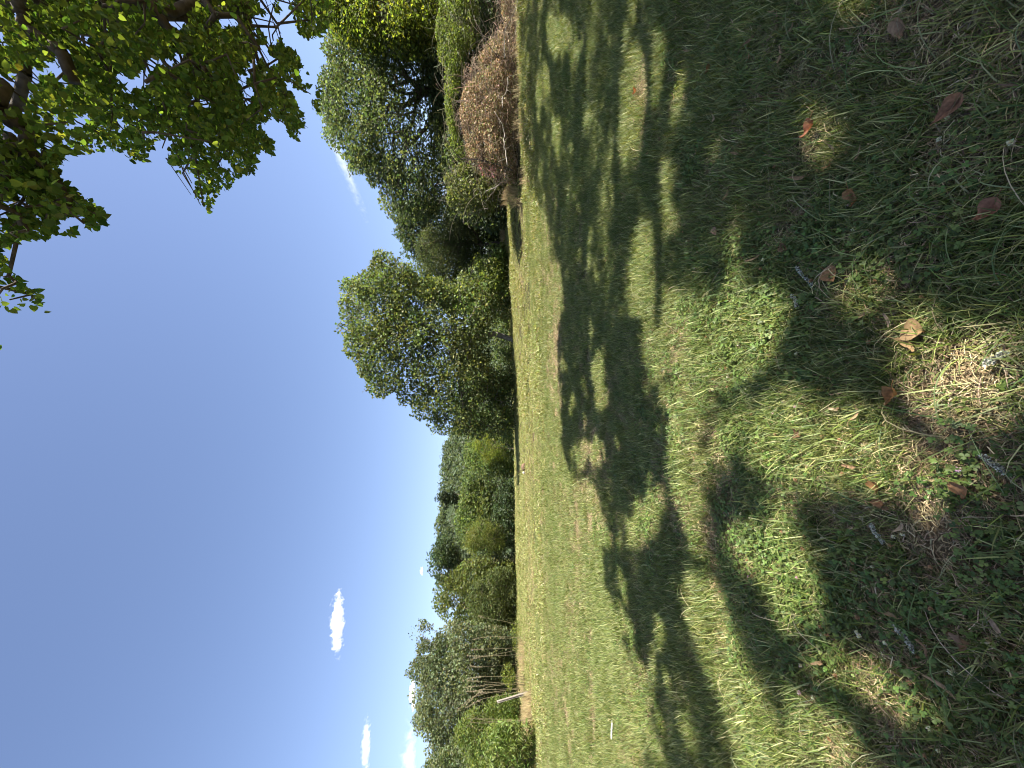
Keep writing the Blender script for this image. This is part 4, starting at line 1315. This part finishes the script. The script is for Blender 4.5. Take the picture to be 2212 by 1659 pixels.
def make_leaf(name, w, L, fold, curl, crump, seed, prof, c, stalk_len):
    root = bpy.data.objects.new(name, None)
    V, i, l = leaf_grid(w, L, fold, curl, crump, seed, prof)
    V[:, 2] -= V[:, 2].min()
    cc = np.asarray(c) * 0.8 * (0.75 + 0.5 * fbm(V[:, 0] * 60 + seed, V[:, 1] * 60, 92, 3))[:, None]
    bl = mesh_obj('blade', V, i, l, M_DEAD, root, cc, True)
    A = Acc()
    t = np.linspace(0, 1, 5)
    z0 = V[3, 2]
    A.path(np.stack([0.3 * stalk_len * t ** 2, -L / 2 - stalk_len * t, z0 + 0.004 * np.sin(t * 3)], 1), [0.0011] * 5, 5, np.asarray(c) * 0.7)
    st = A.build('stalk', M_DEAD, root)
    return root, [bl, st]

def show(root, parts):
    link(root)
    for p in parts: link(p)
    return root

RUST, BROWN, DARKB, TAN = (0.34, 0.18, 0.07), (0.32, 0.21, 0.10), (0.18, 0.11, 0.055), (0.42, 0.29, 0.155)
LEAVES = [
    (1825, 596, 0.042, 0.085, 0.25, 0.15, 0.02, (0.40, 0.22, 0.10), 2.2, 'large flat rust brown fallen leaf lying open in the dark clover'),
    (1780, 276, 0.032, 0.085, 0.8, 0.35, 0.035, (0.34, 0.15, 0.08), 0.6, 'crumpled orange brown fallen leaf beside a small patch of sun'),
    (1882, 424, 0.034, 0.075, 0.7, 0.3, 0.04, (0.38, 0.20, 0.09), 1.3, 'shrivelled red brown fallen leaf alone in the shaded grass'),
    (2088, 238, 0.026, 0.10, 0.9, 0.3, 0.02, (0.30, 0.16, 0.09), 0.5, 'long curled dull red fallen leaf near the top right corner'),
    (2180, 457, 0.028, 0.07, 0.7, 0.4, 0.03, (0.34, 0.17, 0.10), 0.9, 'curled orange leaf at the right edge in the shade'),
    (1567, 500, 0.026, 0.06, 0.5, 0.3, 0.02, (0.42, 0.28, 0.18), 1.9, 'small pinkish cupped leaf in the shaded grass'),
    (1722, 536, 0.026, 0.06, 0.8, 0.3, 0.03, DARKB, 2.5, 'dark brown crumpled leaf in the shade between grass tufts'),
    (2015, 714, 0.042, 0.075, 0.35, 0.2, 0.015, BROWN, 2.9, 'broad grey brown leaf partly under a tan bract'),
    (1966, 856, 0.030, 0.075, 0.8, 0.35, 0.03, RUST, 1.1, 'ragged brown leaf at the edge of the sunlit dry turf'),
    (1551, 150, 0.030, 0.065, 0.7, 0.35, 0.03, (0.28, 0.14, 0.07), 0.4, 'dark reddish leaf in long shaded grass, top of the picture'),
    (1985, 60, 0.034, 0.085, 0.5, 0.25, 0.02, (0.36, 0.24, 0.14), 1.7, 'pale brown leaf on bare shaded straw near the top edge'),
    (1385, 195, 0.030, 0.085, 0.8, 0.4, 0.02, (0.36, 0.17, 0.07), 0.3, 'orange leaf in the narrow sunlit strip under the linden'),
    (1925, 1052, 0.022, 0.05, 0.8, 0.4, 0.03, RUST, 2.0, 'little curled rusty leaf on the lit clover'),
    (1752, 940, 0.022, 0.05, 0.8, 0.4, 0.03, (0.25, 0.13, 0.08), 0.9, 'small brown leaf among pink clover heads'),
    (2132, 1390, 0.032, 0.06, 0.6, 0.3, 0.03, (0.30, 0.19, 0.11), 1.4, 'dull brown leaf beside lit clover at the right edge'),
    (1930, 1085, 0.018, 0.05, 0.7, 0.3, 0.02, (0.36, 0.2, 0.1), 0.2, 'tiny orange leaf on the sunlit straw'),
    (2120, 1060, 0.024, 0.06, 0.7, 0.4, 0.03, (0.32, 0.18, 0.09), 2.4, 'curled light brown leaf where sun meets shade near the right edge'),
]
for k, (x, y, w, L, fold, curl, crump, c, rz, lab) in enumerate(LEAVES):
    root, parts = make_leaf('fallen_leaf', w, L, fold, curl, crump, k * 3.7 + 1, HPROF, c, 0.03)
    show(root, parts)
    lay(root, x, y, 0.06, rz)
    tag(root, lab, 'leaf', 'fallen brown leaves')

# linden bracts: tongue shaped, papery, with a thin stalk
BR_SPOTS = [(1735, 60), (1752, 385), (1603, 48), (1642, 85), (1815, 362), (1826, 322), (1885, 333), (1612, 332), (1560, 255), (1668, 212), (1640, 120), (1950, 690), (1896, 682),
            (1882, 892), (1840, 885), (2035, 1400), (1962, 1328), (2185, 1345), (2072, 1480), (1800, 1432), (1982, 1138), (1950, 1100), (2000, 745), (1545, 60), (1502, 110),
            (1470, 210), (1520, 330), (1440, 300), (1412, 330), (1380, 260), (1350, 350), (1360, 420), (1372, 470), (1452, 130), (1590, 420), (1545, 420), (1710, 120), (1700, 30),
            (1475, 35), (1330, 480), (1345, 540), (1362, 600), (1390, 470), (1320, 560), (1310, 610), (1290, 420), (1410, 520), (1630, 600), (1650, 560), (1770, 880), (1578, 985), (1870, 1010)]
BPROT = []
for k in range(6):
    c = [(0.42, 0.30, 0.17), (0.36, 0.24, 0.13), (0.45, 0.34, 0.21), (0.30, 0.19, 0.11), (0.40, 0.26, 0.12), (0.33, 0.25, 0.17)][k]
    BPROT.append(make_leaf('linden_bract', rng.uniform(0.007, 0.0095), rng.uniform(0.055, 0.085), rng.uniform(-0.3, 0.6), rng.uniform(0.08, 0.3), 0.012, 50 + k * 5, TPROF, c, 0.035))
for k, (x, y) in enumerate(BR_SPOTS):
    r0, ps0 = BPROT[k % 6]
    root = r0.copy()
    link(root)
    for p in ps0:
        q_ = p.copy()
        q_.parent = root
        link(q_)
    lay(root, x, y, 0.06, rng.uniform(0, 6.3), 0.35)
    sc_ = rng.uniform(0.85, 1.2)
    if (x, y) == (2000, 745): sc_, root.rotation_euler = 1.35, (0.05, 0.1, 2.5)
    root.scale = (sc_,) * 3
    if (x, y) == (2000, 745):
        tag(root, 'long pale tan linden bract lying against the broad grey brown leaf', 'bract', 'fallen linden bracts')
    else:
        tag(root, 'papery tan linden bract lying in the grass', 'bract', 'fallen linden bracts')

# clover heads
def make_head(petal, old, r):
    root = bpy.data.objects.new('clover_flower', None)
    A = Acc()
    n = 46
    d = rand_dirs(n)
    d[:, 2] = np.where(d[:, 2] < -0.5, -d[:, 2], d[:, 2])
    U = unit(np.cross(d, rand_dirs(n)))
    W = np.cross(U, d)
    s = np.stack([np.full(n, 0.5), np.ones(n), np.ones(n)], 1) * (r * rng.uniform(0.75, 1.1, n))[:, None]
    c = pick_cols(n, petal, 0.12)
    lo_ = d[:, 2] < 0.0
    c[lo_] = pick_cols(int(lo_.sum()), old, 0.15)
    A.template([(0, 0.1, 0), (0.5, 0.6, 0.05), (0, 1, 0.0), (-0.5, 0.6, 0.05)], DIAMOND_F, np.tile([[0, 0, 0.055]], (n, 1)), U, d, W, s, c)
    hd = A.build('head', M_LEAF, root)
    hd['kind'] = 'stuff'
    B = Acc()
    t = np.linspace(0, 1, 4)
    B.path(np.stack([0.012 * t ** 2 - 0.012, 0 * t, 0.055 * t], 1), [0.0011] * 4, 4, (0.08, 0.12, 0.035))
    return root, [hd, B.build('stalk', M_GRASS, root)]
KINDS = {
    'white': [make_head([(0.72, 0.70, 0.62), (0.62, 0.6, 0.5)], [(0.5, 0.42, 0.3)], 0.0105) for _ in range(3)],
    'pink': [make_head([(0.60, 0.42, 0.58), (0.66, 0.52, 0.62)], [(0.42, 0.3, 0.25)], 0.0105) for _ in range(2)],
    'brown': [make_head([(0.36, 0.22, 0.13), (0.44, 0.29, 0.17)], [(0.26, 0.15, 0.09)], 0.010) for _ in range(3)]}
LABK = {'white': 'small white clover flower head standing in the grass', 'pink': 'pale pink clover flower head in the turf', 'brown': 'withered brown clover head in the turf'}
fixed = [(2052, 247, 'white'), (1850, 258, 'white'), (2195, 302, 'white'), (1742, 888, 'pink'), (1748, 893, 'white'), (1708, 833, 'pink'), (1577, 703, 'white'), (1579, 692, 'white'), (1872, 496, 'white'),
         (1696, 865, 'white'), (1832, 766, 'white'), (1940, 776, 'brown'), (1911, 751, 'brown'), (2005, 640, 'brown'), (2100, 1462, 'white'), (1795, 1365, 'white'), (1840, 1200, 'white'), (1950, 1168, 'white'),
         (1665, 1222, 'white'), (1737, 1242, 'pink'), (1625, 1250, 'pink'), (1630, 1120, 'white'), (1592, 1236, 'brown'), (1530, 1002, 'white'), (1780, 1515, 'white'), (2170, 760, 'white'), (1800, 560, 'white'), (1735, 280, 'white')]
spots_f = list(fixed)
while len(spots_f) < 150:
    x, y = rng.uniform(1480, 2205), rng.uniform(20, 1640)
    g = sum(a * math.exp(-((x - bx) / rx) ** 2 - ((y - by) / ry) ** 2) for bx, by, rx, ry, a in CLOVER_B)
    if rng.random() < g: spots_f.append((x, y, rng.choice(['white', 'white', 'brown', 'brown', 'brown', 'pink'], p=[.2, .2, .17, .17, .16, .1])))
for k, (x, y, kd) in enumerate(spots_f):
    r0, ps0 = KINDS[kd][k % len(KINDS[kd])]
    root = r0.copy()
    link(root)
    for p in ps0:
        q_ = p.copy()
        q_.parent = root
        link(q_)
    lay(root, x + 8, y, 0.0, rng.uniform(0, 6.3), 0.3)
    root.scale = (rng.uniform(0.8, 1.25),) * 3
    tag(root, LABK[kd], 'clover flower', {'white': 'white clover flowers', 'pink': 'pink clover flowers', 'brown': 'withered clover heads'}[kd])

# lichen covered twigs
M_LICHEN = mat_leaf('lichen', 0.1, rough=0.9, spec=0.1, warm=(1, 1, 1))
def lichen_twig(x0, y0, x1, y1, lab):
    a, b_ = at_ground(x0, y0), at_ground(x1, y1)
    a[2] += 0.06
    b_[2] += 0.06
    root = link(bpy.data.objects.new('lichen_twig', None))
    root.location = a
    tag(root, lab, 'twig', 'lichen covered twigs')
    t = np.linspace(0, 1, 8)[:, None]
    P = (a * (1 - t) + b_ * t + rng.normal(size=(8, 3)) * 0.004) - a
    A = Acc()
    A.path(P, np.linspace(0.0055, 0.0035, 8), 7)
    link(A.build('twig', M_DARKTWIG, root, True))
    n = 420
    f = rng.random(n) * 7
    pos = np.stack([np.interp(f, np.arange(8), P[:, k]) for k in range(3)], 1)
    d = rand_dirs(n)
    d[:, 2] = np.abs(d[:, 2]) + 0.1
    d = unit(d)
    U = unit(np.cross(d, rand_dirs(n)))
    L_ = Acc()
    L_.template(DIAMOND, DIAMOND_F, pos + d * 0.004, U, d, np.cross(U, d), rng.uniform(0.004, 0.011, n), pick_cols(n, [(0.50, 0.52, 0.42), (0.38, 0.40, 0.31), (0.6, 0.61, 0.48), (0.12, 0.12, 0.09)], 0.2))
    o = link(L_.build('lichen', M_LICHEN, root))
    o['kind'] = 'stuff'
lichen_twig(1750, 577, 1782, 617, 'lichen crusted twig above the large rust brown leaf')
lichen_twig(1912, 1135, 1942, 1172, 'short grey lichen twig in the shade below the lit clover')
lichen_twig(1963, 1345, 2015, 1412, 'long lichen crusted twig beside a tan bract')
lichen_twig(2178, 785, 2210, 762, 'bright white lichen twig in full sun at the right edge')
lichen_twig(2165, 985, 2211, 1022, 'lichen twig at the right edge where sun meets shade')
lichen_twig(1735, 640, 1748, 660, 'tiny scrap of lichen twig in the dark clover')

# broad leaved weeds
def rosette(x, y, n, L, lab, cat, cols, T=OVAL, F_=OVAL_F, up=0.35, nm='rosette_weed'):
    p = at_ground(x, y)
    root = link(bpy.data.objects.new(nm, None))
    root.location = p
    tag(root, lab, cat)
    for k in range(n):
        a = k / n * 2 * math.pi + rng.normal() * 0.25
        e = up * rng.uniform(0.5, 1.6)
        V = np.array([[math.cos(a) * math.cos(e), math.sin(a) * math.cos(e), math.sin(e)]])
        U = np.array([[-math.sin(a), math.cos(a), 0]])
        A = Acc()
        A.template(T, F_, np.array([[0, 0, 0.02]]), U, V, np.cross(U, V), np.array([L * rng.uniform(0.7, 1.2)]), pick_cols(1, cols, 0.12))
        link(A.build('leaf', M_LEAF, root))
    return root
PALE = [(0.10, 0.15, 0.05), (0.12, 0.17, 0.06)]
rosette(1828, 335, 7, 0.06, 'pale broad leaved weed in a spot of sun near the crumpled orange leaf', 'weed', PALE)
rosette(1545, 1003, 6, 0.075, 'dark broad dock leaves beside the lit strip of turf', 'weed', [(0.05, 0.09, 0.025)])
rosette(2095, 168, 6, 0.05, 'blue green leafed weed in deep shade near the top edge', 'weed', [(0.06, 0.10, 0.05)])
rosette(1690, 100, 6, 0.05, 'small broad leaved weed among long shaded grass blades', 'weed', [(0.06, 0.10, 0.04)])
rosette(1500, 575, 7, 0.06, 'bright green leafy weed in the sunlit grass strip', 'weed', PALE, up=0.7)
rosette(1565, 610, 6, 0.07, 'low leafy weed on the edge of the lit clover', 'weed', PALE)
rosette(2125, 1470, 8, 0.06, 'clump of lit rounded leaves at the right edge', 'weed', PALE)
rosette(1341, 1030, 9, 0.10, 'silvery grey weed sprawling at the fringe of the shadow', 'weed', [(0.20, 0.24, 0.15), (0.16, 0.21, 0.13)], LANCE, DIAMOND_F, 0.6, 'silver_weed')
rosette(1352, 1050, 7, 0.08, 'smaller silvery weed next to the sprawling one', 'weed', [(0.20, 0.24, 0.15)], LANCE, DIAMOND_F, 0.7, 'silver_weed')

# small things on the turf are told apart by the landmark they lie nearest to
LM = [('the large rust brown leaf', 1825, 596), ('the crumpled orange leaf', 1780, 276), ('the shrivelled red brown leaf', 1882, 424), ('the long dull red leaf', 2088, 238),
      ('the curled orange leaf at the right edge', 2180, 457), ('the pinkish cupped leaf', 1567, 500), ('the dark crumpled leaf', 1722, 536), ('the broad grey brown leaf', 2015, 714),
      ('the ragged brown leaf', 1966, 856), ('the dark reddish leaf', 1551, 150), ('the pale brown leaf by the top edge', 1985, 60), ('the sunlit orange leaf', 1385, 195),
      ('the dull brown leaf at the right edge', 2132, 1390), ('the short grey lichen twig', 1927, 1153), ('the long lichen twig', 1989, 1378), ('the white sunlit lichen twig', 2194, 773),
      ('the dark dock leaves', 1545, 1003), ('the bright leafy weed', 1500, 575), ('the sprawling silvery weed', 1341, 1030), ('the white plastic strip', 1328, 1575), ('the small pink clover leaf litter', 1752, 940)]
LM[-1] = ('the little rusty leaf', 1925, 1052)
lm_pos = np.array([at_ground(x, y)[:2] for _, x, y in LM])
ORD = ['nearest', 'second nearest', 'third nearest', 'fourth nearest', 'fifth nearest', 'sixth nearest', 'seventh nearest', 'eighth nearest', 'ninth nearest', 'tenth nearest', 'eleventh nearest',
       'twelfth nearest', 'thirteenth nearest', 'fourteenth nearest', 'fifteenth nearest', 'sixteenth nearest', 'seventeenth nearest', 'eighteenth nearest', 'nineteenth nearest', 'twentieth nearest']
def rank_labels(kind_objs, noun):
    pos = np.array([o.location[:2] for o in kind_objs])
    d = np.linalg.norm(pos[:, None] - lm_pos[None], axis=2)
    own = d.argmin(1)
    rank = (d[None, :, :] < d[:, None, :] - 1e-9).sum(1)      # rank of each thing at each landmark, over all of its kind
    for i, o in enumerate(kind_objs):
        j = own[i] if rank[i, own[i]] < len(ORD) else int(rank[i].argmin())
        o['label'] = '%s, %s to %s' % (noun, ORD[min(rank[i, j], len(ORD) - 1)], LM[j][0])
by = {}
for o in list(sc.objects):
    if o.get('category') in ('clover flower', 'bract') and 'long pale' not in o['label']:
        by.setdefault(o['label'], []).append(o)
for lab_, lst_ in by.items():
    rank_labels(lst_, {'small white': 'white clover head', 'pale pink': 'pale pink clover head', 'withered brown': 'withered brown clover head', 'papery tan': 'tan linden bract'}[' '.join(lab_.split()[:2])])

# ------------------------------------------------------------------ litter, stone, clod
M_PLASTIC = mat_plain('white_plastic', (0.80, 0.80, 0.78), 0.4, 0.5, 0.03, 30, 0.1)
M_MARK = mat_plain('grey_print', (0.25, 0.26, 0.27), 0.6, 0.3, 0.2, 40, 0.0)
M_STONE = mat_plain('pale_stone', (0.5, 0.46, 0.38), 0.85, 0.2, 0.15, 12, 0.4)
M_EARTH = mat_plain('dry_earth', (0.15, 0.095, 0.065), 0.95, 0.1, 0.4, 14, 0.8)
p0 = at_ground(1330, 1556)
p1 = at_ground(1326, 1595)
root = link(bpy.data.objects.new('plastic_strip', None))
root.location = p0
tag(root, 'white curved plastic strip with a small grey mark lying on the dry grass', 'litter')
ax = p1 - p0
L = np.linalg.norm(ax)
ax = ax / L
sd = unit(np.cross([0, 0, 1.0], ax))
t = np.linspace(0, 1, 15)
mid = ax[None] * (t * L)[:, None] + sd[None] * (np.sin(t * math.pi) * 0.16 * L)[:, None]
mid[:, 2] += 0.05 + 0.015 * np.sin(t * 4)
wd = 0.026
V, fi_, fl_ = [], [], []
for k in range(15):
    for a_, b2 in ((-1, 0), (-0.5, 1), (0.5, 1), (1, 0), (0.5, -0.35), (-0.5, -0.35)):
        V.append(mid[k] + sd * wd * a_ + np.array([0, 0, 0.012 * b2]))
for k in range(14):
    for j in range(6):
        fi_ += [k * 6 + j, k * 6 + (j + 1) % 6, k * 6 + 6 + (j + 1) % 6, k * 6 + 6 + j]
        fl_.append(4)
fi_ += list(range(6)) + list(range(84, 90))
fl_ += [6, 6]
link(mesh_obj('strip', V, fi_, fl_, M_PLASTIC, root, None, True))
mk = mid[10] + np.array([0, 0, 0.0155])
V = [mk + sd * a_ + ax * b2 for a_, b2 in ((-0.012, -0.012), (0.008, -0.012), (0.012, 0.0), (0.004, 0.012), (-0.010, 0.006))]
link(mesh_obj('printed_mark', np.concatenate([V, np.array(V) - [0, 0, 0.002]]), [0, 1, 2, 3, 4, 9, 8, 7, 6, 5] + sum([[k, k + 5, (k + 1) % 5 + 5, (k + 1) % 5] for k in range(5)], []), [5, 5] + [4] * 5, M_MARK, root))

def lump(name, label, cat, x, y, size, mat, seed, sink=0.25):
    import bmesh
    bm = bmesh.new()
    bmesh.ops.create_icosphere(bm, subdivisions=3, radius=1)
    for v in bm.verts:
        c_ = np.array(v.co)
        k = 0.75 + 0.5 * float(fbm(np.array([c_[0] * 1.3 + seed]), np.array([c_[1] * 1.3 + c_[2] * 1.7]), seed, 3)[0])
        v.co = Vector(c_ * k * np.array(size))
    me = bpy.data.meshes.new(name)
    bm.to_mesh(me)
    bm.free()
    for pl in me.polygons: pl.use_smooth = True
    me.materials.append(mat)
    o = link(bpy.data.objects.new(name, me))
    p = at_ground(x, y)
    o.location = (p[0], p[1], p[2] + size[2] * (1 - sink) * 0.7 + 0.03)
    tag(o, label, cat)
dpt = at_ground(1132, 1010)[1] / F
lump('earth_clod', 'brown lump of bare earth on the sunlit field', 'clod', 1135, 1009, (8 * dpt, 4 * dpt, 5 * dpt), M_EARTH, 3)
lump('stone', 'small pale stone beside the brown lump on the sunlit field', 'stone', 1134, 1021, (2.4 * dpt, 2.4 * dpt, 2.6 * dpt), M_STONE, 8)
# crumpled white scrap under the glossy bush
p = at_ground(1139, 1598)
A = Acc()
gu, gv_ = np.meshgrid(np.linspace(-1, 1, 7), np.linspace(-1, 1, 7))
zz = 0.09 * (fbm(gu * 1.5 + 3, gv_ * 1.5 + 8, 41, 3) - 0.3) + 0.06 * np.abs(gu)
V = np.stack([gu * 0.09, gv_ * 0.05, zz + 0.05], -1).reshape(-1, 3)
q = (np.arange(6)[:, None] * 7 + np.arange(6)[None]).ravel()
o = link(mesh_obj('paper_scrap', V, np.stack([q, q + 1, q + 8, q + 7], 1).ravel(), np.full(36, 4), M_PLASTIC))
o.location = p
tag(o, 'crumpled white scrap of paper at the foot of the glossy leaved bush', 'litter')

# ------------------------------------------------------------------ clouds
def cloud(label, x, y, hx_, hy_, D, dens, seed, wisp=0.0, roll=0.0, thr=0.0, amp=3.0, flat=4.0):
    c = pt(x, y, D)
    sx, sz = hy_ / F * D, hx_ / F * D
    import bmesh
    bm = bmesh.new()
    bmesh.ops.create_icosphere(bm, subdivisions=3, radius=1.25)
    me = bpy.data.meshes.new('cloud')
    bm.to_mesh(me)
    bm.free()
    o = link(bpy.data.objects.new('cloud', me))
    o.location = c
    o.scale = (sx, max(sz, sx * 0.35), sz)
    o.rotation_euler = (0, roll, 0)
    mt = bpy.data.materials.new('cloud_vapour')
    mt.use_nodes = True
    nt = mt.node_tree
    nt.nodes.remove(nt.nodes['Principled BSDF'])
    out = nt.nodes['Material Output']
    pv = nt.nodes.new('ShaderNodeVolumePrincipled')
    pv.inputs['Color'].default_value = (1, 1, 1, 1)
    pv.inputs['Anisotropy'].default_value = 0.2
    tc = nt.nodes.new('ShaderNodeTexCoord')
    ln = nt.nodes.new('ShaderNodeVectorMath')
    ln.operation = 'LENGTH'
    nt.links.new(tc.outputs['Object'], ln.inputs[0])
    mp = nt.nodes.new('ShaderNodeMapping')
    mp.inputs['Location'].default_value = (seed * 3.1, seed, seed * 1.7)
    mp.inputs['Scale'].default_value = (sx / sz * 0.8, 1.0, 0.8 - 0.3 * wisp)
    nt.links.new(tc.outputs['Object'], mp.inputs['Vector'])
    ns = nt.nodes.new('ShaderNodeTexNoise')
    ns.inputs['Scale'].default_value = 1.9
    ns.inputs['Detail'].default_value = 6
    ns.inputs['Roughness'].default_value = 0.6
    nt.links.new(mp.outputs[0], ns.inputs['Vector'])
    sub = nt.nodes.new('ShaderNodeMath')       # 1 - r
    sub.operation = 'SUBTRACT'
    sub.inputs[0].default_value = 0.95
    nt.links.new(ln.outputs['Value'], sub.inputs[1])
    nm = nt.nodes.new('ShaderNodeMath')
    nm.operation = 'MULTIPLY_ADD'
    nm.inputs[1].default_value = amp
    nm.inputs[2].default_value = -0.53 * amp - thr
    nt.links.new(ns.outputs['Fac'], nm.inputs[0])
    ad = nt.nodes.new('ShaderNodeMath')
    ad.operation = 'ADD'
    nt.links.new(sub.outputs[0], ad.inputs[0])
    nt.links.new(nm.outputs[0], ad.inputs[1])
    sm = nt.nodes.new('ShaderNodeMapRange')
    sm.interpolation_type = 'SMOOTHSTEP'
    sm.inputs['From Min'].default_value = 0.0
    sm.inputs['From Max'].default_value = 0.55 + 0.5 * wisp
    sm.inputs['To Max'].default_value = dens / sz
    sx_ = nt.nodes.new('ShaderNodeSeparateXYZ')          # flat base
    nt.links.new(tc.outputs['Object'], sx_.inputs[0])
    fb = nt.nodes.new('ShaderNodeMath')
    fb.operation = 'MULTIPLY_ADD'
    fb.inputs[1].default_value = flat
    fb.inputs[2].default_value = 0.25 * flat
    nt.links.new(sx_.outputs['Z'], fb.inputs[0])
    mn = nt.nodes.new('ShaderNodeMath')
    mn.operation = 'MINIMUM'
    mn.inputs[1].default_value = 0.0
    nt.links.new(fb.outputs[0], mn.inputs[0])
    ad2 = nt.nodes.new('ShaderNodeMath')
    ad2.operation = 'ADD'
    nt.links.new(ad.outputs[0], ad2.inputs[0])
    nt.links.new(mn.outputs[0], ad2.inputs[1])
    nt.links.new(ad2.outputs[0], sm.inputs['Value'])
    nt.links.new(sm.outputs[0], pv.inputs['Density'])
    nt.links.new(pv.outputs[0], out.inputs['Volume'])
    me.materials.append(mt)
    tag(o, label, 'cloud', 'small fair weather clouds')
    return o
cloud('small bright white cloud alone in the open blue sky', 732, 1346, 17, 68, 1500, 1.8, 2, amp=2.8, thr=-0.02)
cloud('thin streaky cloud at the lower edge left of the willow', 792, 1612, 9, 62, 1800, 1.2, 5, 0.6)
cloud('broad soft cloud bank low over the willow at the bottom edge', 888, 1640, 22, 85, 2400, 0.8, 9, 0.8)
cloud('white cloud peeking out behind the top of the grey willow', 893, 1500, 9, 36, 2600, 5.0, 12)
cloud('tiny white cloud puff above the dark far tree', 912, 1233, 5, 9, 2000, 4.0, 15, 0.2)
cloud('faint slanting streak of cloud left of the broad oak', 738, 345, 9, 125, 2600, 0.07, 21, 1.0, math.radians(-22), -0.15, flat=0.0)
